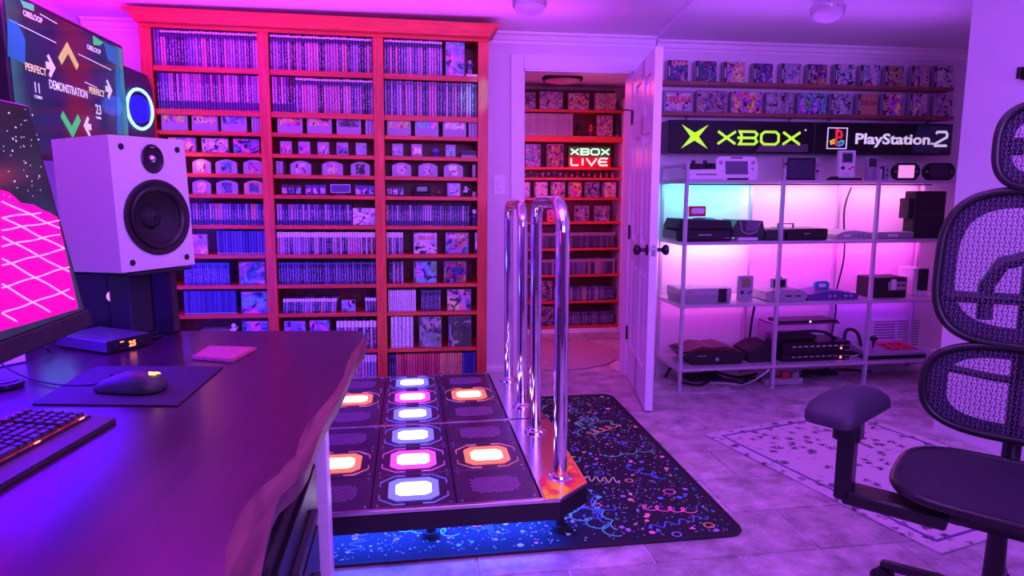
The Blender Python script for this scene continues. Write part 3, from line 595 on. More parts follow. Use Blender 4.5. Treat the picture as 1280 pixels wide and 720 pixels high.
# ================================================================== ledges of boxed games, hanging signs
def ledge(py, label):
    z = hz(1010, py, 4.22); a = P(826, py, Y=4.22).x; b = P(1193, py+3, Y=4.22).x
    MT = Matrix.Identity(4)
    o = MB().box(a, b, 4.225, WY, z-.018, z, b=.003).box(a, b, 4.222, 4.232, z-.018, z+.006, b=.002).build('wall_ledge', M['ledge']); tag(o, label, 'shelf', 'wooden wall ledges'); return z
zl1 = ledge(106, 'upper dark wooden picture ledge holding square game cases'); zl2 = ledge(143.5, 'lower dark wooden picture ledge above the two hanging signs')
rows1 = [(834, 860, 75, (.12, .06, .3, 1), 'dark case with pale ring picture and orange title'), (869, 896, 76, (.10, .07, .25, 1), 'dark navy case with a grey vehicle shape'), (904, 931, 77, (.9, .45, .3, 1), 'orange case with a blue shape'),
 (941, 966, 79, (.10, .05, .3, 1), 'dark blue case with an orange word low down'), (976, 1001, 79, (.45, .35, .6, 1), 'grey sketched case with dark strip'), (1009, 1034, 80, (.35, .08, .3, 1), 'maroon and blue case'),
 (1043, 1069, 80, (.5, .45, .75, 1), 'white case with blue figures'), (1075, 1100, 81, (.45, .4, .7, 1), 'case with a round picture and yellow stripe'), (1106, 1130, 82, (.45, .22, .15, 1), 'brown case with golden picture'),
 (1139, 1162, 82, (.65, .3, .4, 1), 'pink case with dark left strip'), (1167, 1191, 82, (.8, .65, .65, 1), 'palest case, at the right end')]
for a, b, top, col, nm in rows1:
    xc_, w_ = fit(a, b, 100, 4.24); h = hz((a+b)/2, top, 4.24)-zl1
    o = boxed('square_game_case', nm+', upper ledge', 'game case', (xc_, 4.24, zl1+.0005), w_, h, .03, 'side', col, 'art2', rot=(-.04, 0, 0), strip=.022, group='square cases on the upper ledge')
    if a == 834:
        link('title', text_mesh('title', 'CRASH', .03, mat('title_orange', (.95, .6, .3), .4, var=.05), .0006, .0008, sx=1.1), o, (.012, -.0018, h-.03))
rows2 = [(830, 866, 113, (.8, .5, .6, 1), 'pale framed box with a pink title in a black-edged frame'), (871, 909, 113, (.35, .18, .3, 1), 'brown and pink illustrated box'), (914, 952, 114, (.8, .15, .25, 1), 'red and black illustrated box'),
 (958, 993, 115, (.35, .33, .38, 1), 'grey box with cyan glint and white shape'), (998, 1034, 116, (.15, .4, .6, 1), 'teal and blue illustrated box'), (1038, 1065, 117, (.4, .4, .55, 1), 'grey-blue square box'),
 (1072, 1098, 117, (.55, .25, .16, 1), 'plain brown box with a dark script title'), (1103, 1128, 117, (1, .2, .6, 1), 'hot pink box with two white spots'), (1137, 1160, 117, (.9, .4, .5, 1), 'pink and white box with dark strip'), (1168, 1191, 118, (.6, .3, .5, 1), 'mauve box at the right end')]
for a, b, top, col, nm in rows2:
    xc_, w_ = fit(a, b, 130, 4.24); h = hz((a+b)/2, top, 4.24)-zl2
    o = boxed('game_box', nm+', lower ledge', 'game box', (xc_, 4.24, zl2+.0005), w_, h, .035, 'side', col, 'art2' if a != 1072 else 'objc', rot=(-.03, 0, 0), strip=.02 if a > 1000 and a < 1160 else None, group='boxes on the lower ledge', border=.004 if a > 840 else .016)
    if a in (830, 1072): link('title', text_mesh('title', 'ZELDA', .045 if a == 830 else .035, M['redp'] if a == 830 else M['ledge'], .0006, .0015, sx=1.1), o, (.01, -.0018, h*.5))
# hanging lightbox signs
sy = 4.17; SD = .13
def signbox(x0p, x1p, label):
    x0 = P(x0p, 170, Y=sy).x; x1 = P(x1p, 170, Y=sy).x; z0 = hz(930, 192, sy); z1 = hz(930, 151, sy)
    t = thing('hanging_sign', label, 'sign', ((x0+x1)/2, sy, z0)); w_ = x1-x0; h = z1-z0
    MB().box(-w_/2, w_/2, 0, SD, 0, h, b=.006).build('housing', M['black'], t)
    MB().box(-w_/2+.012, w_/2-.012, -.003, .002, .012, h-.012).build('face_panel', M['signblack'], t)
    for sx in (-1, 1): 
        x = sx*w_*.36; zz = zl2-z0-.02
        MB().cyl((x, SD*.5, h-.002), (x, SD*.5, h+.016), .004, n=8).tube([(x+.010*math.sin(a*PI/6), SD*.5, h+.024+.010*math.cos(a*PI/6)) for a in range(12)], .003, 6, closed=True).build('hanger_ring', M['black'], t)
    return t, w_, h
t, w_, h = signbox(836, 1017, 'black lightbox sign with lime green lettering and a pointed cross emblem')
x0 = P(836, 170, Y=sy).x+w_/2
def sx_(px): return P(px, 172, Y=sy).x-x0
def star(mb, cx, cz, rx, rz, d0, d1, m=0):     # two crossing tapered blades
    for s1 in (1, -1):
        A = Vector((-rx*s1, rz)); B = Vector((rx*s1, -rz)); d = (B-A).normalized(); n_ = Vector((-d.y, d.x)); c0 = Vector((0, 0))
        pts = [A, c0+n_*rx*.24, B, c0-n_*rx*.24]; mb.prism([(cx+p.x, cz+p.y) for p in pts], 'y', d0, d1, m)
mb = MB(); star(mb, sx_(868), h*.5, (sx_(884)-sx_(851))/2, h*.36, -.006, -.002); mb.build('cross_emblem', M['green'], t)
def xletters(mb, xs, zc, lw, lh, th, d0, d1, m=0, M4=None, only=None):
    S = lambda p, **k: mb.stroke(p, th, d0, d1, m, M4=M4, **k)
    for i, ch in enumerate('XBOX'):
        if only is not None and i != only: continue
        cx = xs[i]; a = lw/2; b = lh/2
        if ch == 'X': S([(cx-a, zc+b), (cx+a, zc-b)]); S([(cx-a, zc-b), (cx+a, zc+b)])
        if ch == 'O': S([(cx-a*.65, zc+b), (cx+a*.65, zc+b), (cx+a, zc+b*.55), (cx+a, zc-b*.55), (cx+a*.65, zc-b), (cx-a*.65, zc-b), (cx-a, zc-b*.55), (cx-a, zc+b*.55)], closed=True)
        if ch == 'B':
            S([(cx-a, zc+b), (cx+a*.7, zc+b), (cx+a, zc+b*.6), (cx+a*.75, zc), (cx+a, zc-b*.6), (cx+a*.7, zc-b), (cx-a, zc-b), (cx-a*.8, zc-b*.5), (cx-a*.8, zc+b*.5)], closed=True)
            S([(cx-a*1.25, zc), (cx+a*.75, zc)])
for i in range(4): mb = MB(); xletters(mb, [sx_(908), sx_(935), sx_(962), sx_(989)], h*.48, (sx_(921)-sx_(899)), h*.38, h*.075, -.006, -.002, only=i); mb.build('letter', M['green'], t)
mb = MB()
for k in range(7): mb.box(sx_(946)+.004*k, sx_(1010), -.0045, -.003, h*(.07+.035*k), h*(.083+.035*k))
mb.build('stripe_print', M['grey'], t)
MB().prism(rrect(.012, .012, .0055, 3, sx_(1006), h*.74), 'y', -.005, -.002).build('trademark_dot', M['signwhite'], t)
t, w_, h = signbox(1018, 1191, 'black lightbox sign with white lettering and a boxed multicoloured emblem')
x0 = P(1018, 170, Y=sy).x+w_/2
MB().prism([(sx_(1140), .013), (w_/2-.013, .013), (w_/2-.013, h-.013), (sx_(1146), h-.013)], 'y', -.0042, -.003).build('slate_print', M['signteal'], t)
mb = MB(); q0 = sx_(1034); q1 = sx_(1058); mb.stroke([(q0, h*.18), (q1, h*.18), (q1, h*.82), (q0, h*.82)], .006, -.006, -.002, closed=True); mb.build('emblem_frame', M['signwhite'], t)
qc = (q0+q1)/2; qw = q1-q0
em = lambda n_, c: mat(n_, c, .4, emit=c, es=.5, var=.02)
MB().prism([(qc-qw*.10, h*.28), (qc+qw*.02, h*.25), (qc+qw*.02, h*.76), (qc-qw*.10, h*.8)], 'y', -.007, -.002).stroke([(qc-qw*.04, h*.76), (qc+qw*.18, h*.70), (qc+qw*.24, h*.58), (qc+qw*.18, h*.52), (qc+qw*.06, h*.54)], qw*.11, -.007, -.002).build('red_stem', em('emblem_red', (.9, .03, .06)), t)
MB().stroke([(qc-qw*.12, h*.46), (qc-qw*.32, h*.40), (qc-qw*.28, h*.33), (qc-qw*.12, h*.37)], qw*.10, -.006, -.002).build('yellow_band', em('emblem_yellow', (.95, .7, .05)), t)
MB().stroke([(qc+qw*.06, h*.36), (qc+qw*.24, h*.42), (qc+qw*.38, h*.40)], qw*.10, -.006, -.002).build('green_band', em('emblem_green', (.05, .6, .4)), t)
MB().stroke([(qc+qw*.06, h*.27), (qc+qw*.26, h*.30), (qc+qw*.36, h*.36)], qw*.10, -.006, -.002).build('blue_band', em('emblem_blue', (.1, .3, .9)), t)
me = text_mesh('lettering', 'PlayStation.', h*.46, M['signwhite'], .002, .0022); bx = [v.co.x for v in me.vertices]
k = (sx_(1167)-sx_(1069))/(max(bx)-min(bx)); me.transform(Matrix.Diagonal((k, 1, 1, 1))); bx = [v.co.x for v in me.vertices]
link('lettering', me, t, (sx_(1069)-min(bx), -.004, h*.34))
a, b = sx_(1169), sx_(1183); MB().stroke([(a, h*.68), (a+.01, h*.74), (b-.01, h*.74), (b, h*.66), (b, h*.58), (a, h*.36), (a, h*.30), (b+.004, h*.30)], .016, -.006, -.002).build('numeral', M['signwhite'], t)
# ================================================================== steel shelving with consoles
FY, BY = 3.88, 4.27; PX = [1.625, 2.24, 2.875, 3.50]; SH = [1.302, .932, .549, .152]
rk = thing('shelving_unit', 'white steel shelving with four shelves of consoles, backlit pink and cyan', 'shelf', (0, 0, 0))
for i, x in enumerate(PX):
    for y, top in ((FY, 1.37 if i else 1.40), (BY, 1.30)):
        mb = MB().box(x-.009, x+.009, y-.012, y-.009, 0, top).box(x-.009, x-.006, y-.009, y+.012, 0, top).cyl((x, y, 0), (x, y, .006), .018, n=10)
        mb.build('post', M['whitesteel'], rk)
for z in SH:
    mb = MB().box(PX[0]-.01, PX[3]+.01, FY-.014, BY+.01, z-.004, z)
    mb.box(PX[0]-.01, PX[3]+.01, FY-.016, FY-.012, z-.017, z, b=.0015).box(PX[0]-.01, PX[3]+.01, BY+.008, BY+.012, z-.022, z).box(PX[0]-.012, PX[0]-.009, FY, BY, z-.022, z)
    mb.build('shelf', M['whitesteel'], rk)
MB().box(PX[0]-.01, PX[0]-.004, FY, BY, 1.375, 1.395).box(PX[0]-.012, PX[0]-.004, BY-.01, BY+.01, 1.3, 1.395).build('end_rail', M['whitesteel'], rk)
# LED strips stuck under the shelves at the back, one per bay, each with the light it gives
bay_cols = {0: [(.12, .80, .92), (1.0, .30, .72), (1.0, .22, .80)], 1: [(1.0, .30, .85), (1.0, .07, .90), (1.0, .08, .90)], 2: [(.85, .02, .75), (.55, .03, .9), (.35, .02, 1.0)]}
pw = {0: [2.1, 2.2, 2.2], 1: [2.2, 1.7, 1.7], 2: [.5, .4, .6]}
for r in range(3):
    for b_ in range(3):
        c_ = bay_cols[r][b_]; z = SH[r]-.03; xm = (PX[b_]+PX[b_+1])/2
        lm = mat('strip_light_%s' % 'abcdefghi'[r*3+b_], c_, .4, emit=c_, es=3, var=.02)
        MB().box(xm-.29, xm+.29, 4.20, 4.212, z+.003, z+.008).build('light_strip', lm, rk)
        area('shelf_strip_light', (xm, 4.19, z), (28, 0, 0), .58, .02, c_, pw[r][b_])
MB().box(1.66, 3.3, 3.95, 3.97, SH[0]-.03, SH[0]-.022).build('cable_run', M['black'], rk)
def cons(name, label, px0, px1, py, shelf, Y, cat='console'):
    xc_, w_ = fit(px0, px1, py, Y); z = SH[shelf]+.0008; h = hz((px0+px1)/2, py, Y)-z
    return thing(name, label, cat, (xc_, Y, z)), w_, h
# -- top shelf
t, w, h = cons('flat_console', 'white flat console under a black game controller, left end of top shelf', 859, 905, 212, 0, 3.93)
MB().box(-w/2, w/2, 0, .2, 0, h, b=.006).build('body', M['white'], t); MB().box(-w*.25, w*.3, -.002, .002, h*.45, h*.62).build('disc_slot', M['grey'], t)
def controller(name, label, loc, k, m, rz=0, rx=0):
    t = thing(name, label, 'controller', loc, rz)
    mb = MB(); prof = []
    for i in range(24):
        a = 2*PI*i/24; x = .078*math.cos(a); y = .045*math.sin(a)
        if y < 0 and abs(x) > .035: y *= 1.7
        if y < 0 and abs(x) < .035: y *= .55
        prof.append((x*k, y*k))
    mb.prism(prof, 'z', .006*k, .030*k); mb.build('body', m, t)
    for s_ in (-1, 1): MB().lathe([(.011*k, .03*k), (.009*k, .038*k), (.012*k, .042*k), (.009*k, .046*k)], 12, M4=Matrix.Translation((s_*.03*k, -.004*k, 0))).build('thumbstick', M['dark'], t)
    for q in range(4):
        MB().lathe([(.005*k, .029*k), (.005*k, .034*k), (.002*k, .036*k)], 8, M4=Matrix.Translation(((.052+.011*math.cos(q*PI/2))*k, (.012+.011*math.sin(q*PI/2))*k, 0))).build('button', M['grey'], t)
    MB().box(-.03*k, .03*k, .03*k, .046*k, .004*k, .02*k, b=.003).build('shoulder_bar', M['dark'], t)
    return t
controller('game_controller', 'black game controller lying on the white flat console', (t.location.x-.01, t.location.y+.08, SH[0]+h+.001), 1.25, M['blackm'])
t, w, h = cons('tablet_gamepad', 'white tablet gamepad with grey screen propped on the top shelf', 897, 949, 195, 0, 3.95, 'controller'); t.rotation_euler = (-.16, 0, 0)
MB().prism(rrect(w, h, .035, 6, 0, h/2), 'y', 0, .024).build('body', M['white'], t); MB().box(-w*.28, w*.26, -.002, .003, h*.24, h*.80).build('screen', M['gscreen'], t)
MB().box(-w*.14, w*.14, -.001, .002, h*.92, h*.97).box(-w*.25, w*.25, -.012, .03, -.0, h*.07).build('trim_bar', M['black'], t)
for s_ in (-1, 1): MB().lathe([(.011, 0), (.009, .006), (.011, .009)], 12, M4=Matrix.Translation((s_*w*.39, 0, h*.74)) @ Matrix.Rotation(PI/2, 4, 'X')).build('thumbstick', M['lgrey'], t)
MB().box(w*.36, w*.385, -.003, .002, h*.4, h*.55).box(w*.335, w*.41, -.003, .002, h*.455, h*.495).build('dpad', M['lgrey'], t)
t, w, h = cons('handheld_console', 'dark-screened handheld with detachable side grips on the top shelf', 980, 1024, 197, 0, 3.95)
MB().box(-w*.42, w*.40, 0, .014, 0, h, b=.003).build('body', M['black'], t); MB().box(-w*.37, w*.36, -.002, .003, h*.08, h*.90).build('screen', M['screen'], t)
for s_, m_ in ((-1, 'grey'), (1, 'lgrey')): 
    MB().prism(rrect(w*.09, h, w*.035, 4, s_*w*.455, h/2), 'y', -.004, .018).build('side_grip', M[m_], t)
    MB().cyl((s_*w*.455, -.012, h*(.72 if s_ < 0 else .4)), (s_*w*.455, -.003, h*(.72 if s_ < 0 else .4)), .008, n=10).build('thumbstick', M['black'], t)
    for q in range(4): MB().cyl((s_*w*.455+.009*math.cos(q*PI/2), -.007, h*.68+.009*math.sin(q*PI/2)), (s_*w*.455+.009*math.cos(q*PI/2), -.003, h*.68+.009*math.sin(q*PI/2)), .003, n=8).build('button', M['black'], t) if s_ > 0 else None
def brick(t, w, h, body, scr, d=.025):
    MB().prism(rrect(w, h, w*.06, 4, 0, h/2), 'y', 0, d).build('body', body, t); MB().box(-w*.36, w*.36, -.002, .002, h*.53, h*.92).build('bezel', M['grey'], t); MB().box(-w*.27, w*.27, -.003, .002, h*.57, h*.88).build('screen', scr, t)
    MB().box(-w*.38, -w*.12, -.005, .002, h*.32, h*.37).box(-w*.285, -w*.215, -.005, .002, h*.27, h*.42).build('dpad', M['black'], t)
    for a, b in ((.18, .31), (.34, .37)): MB().cyl((w*a, -.005, h*b), (w*a, .002, h*b), w*.065, n=12).build('button', M['redp'] if body is not M['lgrey'] else M['dark'], t)
    MB().box(-w*.1, 0, -.004, .002, h*.12, h*.14).box(w*.04, w*.14, -.004, .002, h*.12, h*.14).build('option_keys', M['grey'], t)
t, w, h = cons('brick_handheld', 'white upright brick handheld on a black stand, top shelf', 1050, 1070, 188, 0, 3.95)
brick(t, w, h-.02, M['white'], M['screen']); [setattr(c, 'location', (0, 0, .02)) for c in t.children]; MB().box(-w*.9, w*.9, -.02, .06, 0, .014, b=.003).box(-w*.95, -w*.6, -.02, .02, .012, .022).build('stand', M['black'], t)
t, w, h = cons('folding_handheld', 'white open folding handheld behind the second front post, top shelf', 1086, 1100, 195, 0, 3.98)
MB().prism(rrect(w, h*.48, .008, 3, 0, h*.24), 'y', 0, .03).build('base', M['lgrey'], t); MB().prism(rrect(w, h*.5, .008, 3, 0, h*.74), 'y', .012, .03).build('lid', M['lgrey'], t); MB().box(-w*.33, w*.33, .009, .013, h*.56, h*.92).build('screen', M['screen'], t)
t, w, h = cons('small_handheld', 'small grey handheld half black beside the folding handheld, top shelf', 1101, 1112, 206, 0, 3.96)
MB().prism(rrect(w, h, .012, 3, 0, h/2), 'y', 0, .02).build('body', M['lgrey'], t); MB().box(-w/2, -w*.05, -.002, .002, h*.1, h*.9).build('screen', M['screen'], t)
for q in (.35, .65): MB().cyl((w*.25, -.005, h*q), (w*.25, .002, h*q), .006, n=10).build('button', M['black'], t)
for a, b, scr, nm in ((1117, 1151, 'pinkscreen', 'black oval handheld with a glowing pink picture, top shelf'), (1156, 1195, 'screen', 'black oval handheld with a blank screen, right end of top shelf')):
    t, w, h = cons('oval_handheld', nm, a, b, 203.5, 0, 3.95); t['group'] = 'oval handhelds'
    MB().prism(rrect(w, h, h*.47, 7, 0, h/2), 'y', 0, .02).build('body', M['black'], t); MB().box(-w*.30, w*.28, -.002, .002, h*.14, h*.86).build('screen', M[scr], t)
    MB().box(-w*.44, -w*.36, -.003, .002, h*.46, h*.54).build('dpad', M['grey'], t); MB().cyl((w*.38, -.003, h*.5), (w*.38, .002, h*.5), .008, n=12).build('button', M['grey'], t)
# -- second shelf
t, w, h = cons('stacked_console', 'bulky black two-tier console with blue-topped lid on the second shelf', 847, 917, 274, 1, 3.93); h1 = h
MB().box(-w/2, w/2, 0, .25, 0, h*.55, b=.012).build('lower_deck', M['black'], t); MB().prism([(-w*.5, h*.57), (w*.5, h*.57), (w*.46, h*.93), (-w*.43, h)], 'y', .01, .24).build('upper_deck', M['blackm'], t)
MB().box(-w*.12, w*.12, -.002, .001, h*.26, h*.32).box(w*.36, w*.44, -.002, .001, h*.12, h*.15).build('printed_marks', M['lgrey'], t)
MB().lathe([(.06, 0), (.075, .004), (.06, .010), (.02, .012)], 24, M4=Matrix.Translation((w*.1, .12, h*.95))).build('round_lid', M['purple'], t)
cw = MB().box(-.055, .055, 0, .02, 0, .065, b=.004).build('game_cartridge', M['redp'], None, (t.location.x+.0, 3.93+.12, SH[1]+h1+.012)); tag(cw, 'red and blue cartridge plugged in the top of the two-tier console', 'cartridge')
MB().prism(rrect(.085, .035, .012, 4, 0, .035), 'y', -.002, .001).build('label_sticker', M['paper'], cw)
t, w, h = cons('rounded_console', 'dark rounded console with curved lid on a white stand, second shelf', 917, 956, 275, 1, 3.96)
MB().prism([(-w*.5, h*.16), (w*.47, h*.16), (w*.5, h*.55), (w*.44, h*.95), (-w*.38, h), (-w*.5, h*.6)], 'y', 0, .2).build('body', M['dark'], t)
MB().stroke([(-w*.28, h*.92), (-w*.22, h*.45), (0, h*.30), (w*.25, h*.42), (w*.36, h*.9)], .006, -.003, .001).build('curved_trim', M['lgrey'], t); MB().prism(rrect(w*.42, h*.5, .01, 3, .02, h*.7), 'y', -.004, .001).build('lid', M['gscreen'], t)
MB().box(-w*.35, w*.3, -.01, .05, 0, h*.15, b=.004).build('stand', M['white'], t)
t, w, h = cons('wide_console', 'long black flat console with grey left end on the second shelf', 960, 1036, 286, 1, 3.93); hh = h
MB().box(-w*.18, w/2, 0, .22, 0, h, b=.008).build('body', M['black'], t); MB().box(-w/2, -w*.19, .01, .22, 0, h*.96, b=.008).build('expansion_unit', M['dark'], t); MB().box(w*.1, w*.2, -.002, .001, h*.52, h*.60).build('printed_marks', M['lgrey'], t)
MB().stroke([(-w*.22, h), (-w*.22, h+.028), (w*.03, h+.028), (w*.03, h)], .006, .08, .09).build('handle_frame', M['dark'], t)
t, w, h = cons('disc_console', 'light grey console with three round buttons on the second shelf', 1046, 1090, 288, 1, 3.97)
MB().prism([(-w*.5, 0), (w*.5, 0), (w*.5, h*.5), (w*.3, h*.85), (0, h), (-w*.3, h*.85), (-w*.5, h*.5)], 'y', 0, .2).build('body', M['lgrey'], t)
for q in range(3): MB().cyl((w*(.0+.13*q), -.005, h*.4), (w*(.0+.13*q), .002, h*.4), .010, n=14).build('button', M['grey'], t)
MB().box(-w*.3, -w*.12, -.002, .001, h*.3, h*.5).build('control_port', M['white'], t)
t, w, h = cons('disc_console', 'flat grey console with an oval badge, right of the round-buttoned one', 1097, 1143, 290, 1, 3.95)
MB().box(-w/2, w/2, 0, .2, 0, h, b=.005).build('body', M['lgrey'], t); MB().prism(rrect(w*.28, h*.42, h*.2, 5, -w*.08, h*.5), 'y', -.003, .001).build('badge', M['white'], t); MB().cyl((w*.2, -.003, h*.5), (w*.2, .001, h*.5), .008, n=12).build('button', M['grey'], t)
t, w, h = cons('tower_console', 'big black upright tower console at the right of the second shelf', 1139, 1184, 239, 1, 3.98)
MB().box(-w*.36, w*.5, 0, .10, 0, h, b=.004).box(-w*.5, -w*.35, .01, .10, h*.42, h*.85, b=.004).build('body', M['blackm'], t); MB().box(-w*.3, w*.46, -.003, .001, h*.50, h*.52).build('seam', M['dark'], t)
# -- third shelf
t, w, h = cons('front_loading_console', 'two-tone grey front-loading console with a black flap, third shelf', 850, 915, 361, 2, 3.93)
MB().box(-w/2, w/2, 0, .22, h*.5, h, b=.004).build('upper_shell', M['lgrey'], t); MB().prism([(-w*.46, 0), (w*.48, 0), (w*.5, h*.5), (-w*.5, h*.5)], 'y', .004, .22).build('lower_shell', M['grey'], t)
MB().box(w*.24, w*.40, -.003, .002, h*.04, h*.97).build('black_flap', M['black'], t); MB().box(-w*.36, -w*.2, -.001, .002, h*.72, h*.78).build('printed_marks', M['redp'], t)
t, w, h = cons('brick_handheld', 'grey brick handheld with olive screen standing on the third shelf', 924, 942, 345, 2, 3.97); brick(t, w, h, M['lgrey'], M['olive'])
t, w, h = cons('rounded_console', 'white rounded console with a cartridge plugged in, third shelf', 958, 1010, 362, 2, 3.93)
MB().prism([(-w*.5, h*.1), (-w*.36, 0), (w*.44, 0), (w*.5, h*.3), (w*.46, h*.75), (w*.3, h), (-w*.3, h), (-w*.5, h*.8)], 'y', 0, .2).build('body', M['lgrey'], t)
for q in (-.02, .2): MB().box(w*q, w*(q+.13), -.003, .001, h*.36, h*.5).build('control_port', M['dark'], t)
cw = MB().box(-.055, .055, 0, .02, 0, .058, b=.003).build('game_cartridge', M['lgrey'], None, (t.location.x-.005, 3.93+.09, SH[2]+h+.001)); tag(cw, 'cartridge with a black label in the white rounded console', 'cartridge')
MB().box(-.038, .042, -.002, .001, .006, .05).box(-.02, .02, .004, .016, .058, .066).build('label_sticker', M['black'], cw)
t, w, h = cons('curved_console', 'indigo wavy console with four ports and a cartridge on top, third shelf', 1010, 1074, 363, 2, 3.93); ht = h
pts = [(-w*.5, 0), (w*.48, 0), (w*.5, h*.5)]+[(w*(.48-.98*k/12), h*(.62+.38*math.sin(PI*k/12)**2)) for k in range(13)]
MB().prism(pts, 'y', 0, .19).build('body', M['purple'], t)
for q in (-.07, .03, .24, .34): MB().cyl((w*q, -.004, h*.4), (w*q, .002, h*.4), .0095, n=14).build('control_port', M['lgrey'], t)
cw = MB().prism([(-.05, 0), (.05, 0), (.05, .035), (.035, .048), (-.035, .048), (-.05, .035)], 'y', 0, .02).build('game_cartridge', mat('teal_plastic', (.05, .3, .5), .4, var=.1), None, (t.location.x-.03, 3.93+.08, SH[2]+ht*1.0+.001)); tag(cw, 'teal cartridge with a white label in the indigo console', 'cartridge')
MB().prism(rrect(.05, .025, .01, 4, 0, .022), 'y', -.002, .001).build('label_sticker', M['paper'], cw)
t, w, h = cons('cube_console', 'dark cube console with silver front block, third shelf', 1092, 1135, 347, 2, 3.95)
MB().box(-w/2, w/2, 0, .17, 0, h, b=.006).build('body', M['blackm'], t); MB().box(-w*.06, w*.44, -.008, .002, h*.38, h*.80, b=.003).build('silver_block', M['lgrey'], t); MB().box(.0, w*.14, -.011, -.006, h*.40, h*.92).build('tab', M['white'], t)
for q in (.22, .36): MB().cyl((w*q, -.011, h*.62), (w*q, -.006, h*.62), .0085, n=12).build('control_port', M['black'], t)
t, w, h = cons('slim_tower_console', 'slim white upright console with black front, right end of third shelf', 1148, 1162, 336, 2, 3.98)
MB().box(-w*.2, w*.5, 0, .03, h*.2, h, b=.003).build('front', M['black'], t); MB().box(-w*.6, w*.35, .03, .18, 0, h, b=.004).box(-w*.2, w*.5, .0, .03, 0, h*.2).build('body', M['white'], t)
# -- bottom shelf
t, w, h = cons('domed_console', 'big black console with raised cross ridges on the bottom shelf', 856, 933, 434, 3, 3.93)
MB().prism([(-w*.5, h*.62), (-w*.36, h*.08), (w*.42, h*.02), (w*.5, h*.45), (w*.42, h*.72), (-w*.36, h*.74)], 'y', 0, .27).build('body', M['black'], t)
MB().prism([(-w*.46, h*.72), (w*.44, h*.70), (w*.2, h*.98), (0, h*.90), (-w*.18, h)], 'y', .03, .24).build('raised_top', mat('dark_maroon_shell', (.10, .02, .03), .35, var=.1), t)
MB().lathe([(.012, 0), (.012, .004), (.008, .006)], 14, M4=Matrix.Translation((w*.03, 0, h*.32)) @ Matrix.Rotation(PI/2, 4, 'X')).build('button', M['lgrey'], t)
MB().box(-w*.30, -w*.14, -.002, .002, h*.5, h*.55).build('printed_marks', M['grey'], t)
t, w, h = cons('sloped_case', 'black sloped case beside the receivers on the bottom shelf', 936, 966, 431, 3, 3.95, 'box')
MB().prism([(-w*.5, h*.2), (-w*.4, 0), (w*.5, 0), (w*.5, h), (w*.1, h), (-w*.45, h*.6)], 'y', 0, .22).build('body', M['blackm'], t); MB().box(-w*.3, w*.46, -.003, .001, h*.32, h*.36).build('seam', M['dark'], t)
z_ = SH[3]+.001
for i, (nm, top) in enumerate((('lower black video switcher with a row of white button marks', 442), ('upper black video switcher with a row of white button marks', 427.5))):
    xc_, w = fit(978, 1062, 445, 3.93); zt_ = hz(1020, top, 3.93)
    t = thing('video_switcher', nm+', bottom shelf', 'switcher', (xc_, 3.93, z_), 0, 'stacked switchers'); h = zt_-z_-.002
    MB().box(-w/2, w/2, 0, .22, 0, h, b=.003).build('housing', M['black'], t)
    for q in range(9): MB().box(-w*.36+w*.088*q, -w*.36+w*.088*q+.024, -.004, .001, h*.62, h*.70).build('button', M['white'], t)
    MB().box(w*.42, w*.49, -.003, .001, h*.62, h*.68).box(w*.42, w*.49, -.003, .001, h*.2, h*.26).build('printed_marks', M['lgrey'], t)
    MB().cyl((w*.36, -.005, h*.42), (w*.36, .001, h*.42), .006, n=10).build('indicator', M['ledred'], t); z_ = zt_
t, w, h = cons('clear_display_case', 'clear acrylic cover over dark gear on the switchers, bottom shelf', 968, 1050, 404, 3, 3.97, 'case'); hb = z_-SH[3]
gl = mat('clear_acrylic', (.8, .5, .85), .08, trans=.92, var=.02)
MB().box(-w/2, w/2, 0, .2, h-.008, h, b=.001).box(-w/2, -w/2+.005, 0, .2, hb, h-.008).build('acrylic_cover', gl, t); MB().box(-w*.38, w*.5, .02, .18, h+.0, h+.012, b=.003).build('flat_unit', M['black'], t)
MB().box(-w*.4, w*.2, .03, .19, hb+.001, hb+.028, b=.004).build('dark_unit', M['blackm'], t)
for q in (.12, .125): MB().box(w*.06, w*.08, .018, .022, h+.003 if q == .12 else h+.008, h+.005 if q == .12 else h+.010).build('indicator', M['ledw'], t)
def cab(label, pts, r=.006, m='cable', g=None):
    def sm(p):
        p = [Vector(q) for q in p]; o = []
        for i in range(len(p)-1):
            p0 = p[max(i-1, 0)]; p1 = p[i]; p2 = p[i+1]; p3 = p[min(i+2, len(p)-1)]
            for k in range(5):
                u = k/5; o.append(.5*((2*p1)+(p2-p0)*u+(2*p0-5*p1+4*p2-p3)*u*u+(3*p1-p0-3*p2+p3)*u**3))
        return o+[p[-1]]
    o = MB().tube(sm(pts), r, 7).build('cable', M[m]); return tag(o, label, 'cable', g)
cab('thick black cable arching over the stacked switchers', [P(975, 418, Y=4.0), P(985, 417, Y=4.0), P(1005, 414, Y=4.0), P(1030, 415, Y=4.0), P(1045, 424, Y=4.0), P(1058, 427, Y=4.02)], .010)
cab('black cable looping up at the right end of the switchers', [P(1055, 425, Y=4.05), P(1058, 413, Y=4.05), P(1068, 413, Y=4.05), P(1074, 422, Y=4.05), P(1074, 440, Y=4.05), (2.83, 4.05, .16)], .011)
cab('grey thin cable bunch dropping at the right of the switchers', [P(1064, 424, Y=4.0), P(1070, 432, Y=4.0), P(1077, 442, Y=3.98), (2.82, 3.98, .158)], .004, 'cablew')
cab('black cable climbing the middle back post behind the shelving', [(2.86, 4.24, .15), (2.885, 4.235, .4), (2.88, 4.235, .55), (2.92, 4.235, .8), (2.90, 4.24, 1.1), (2.94, 4.24, 1.26)], .006)
cab('dark cable behind the grey handheld, down the second back post', [(2.26, 4.235, .15), (2.27, 4.235, .35), (2.30, 4.24, .53)], .008)
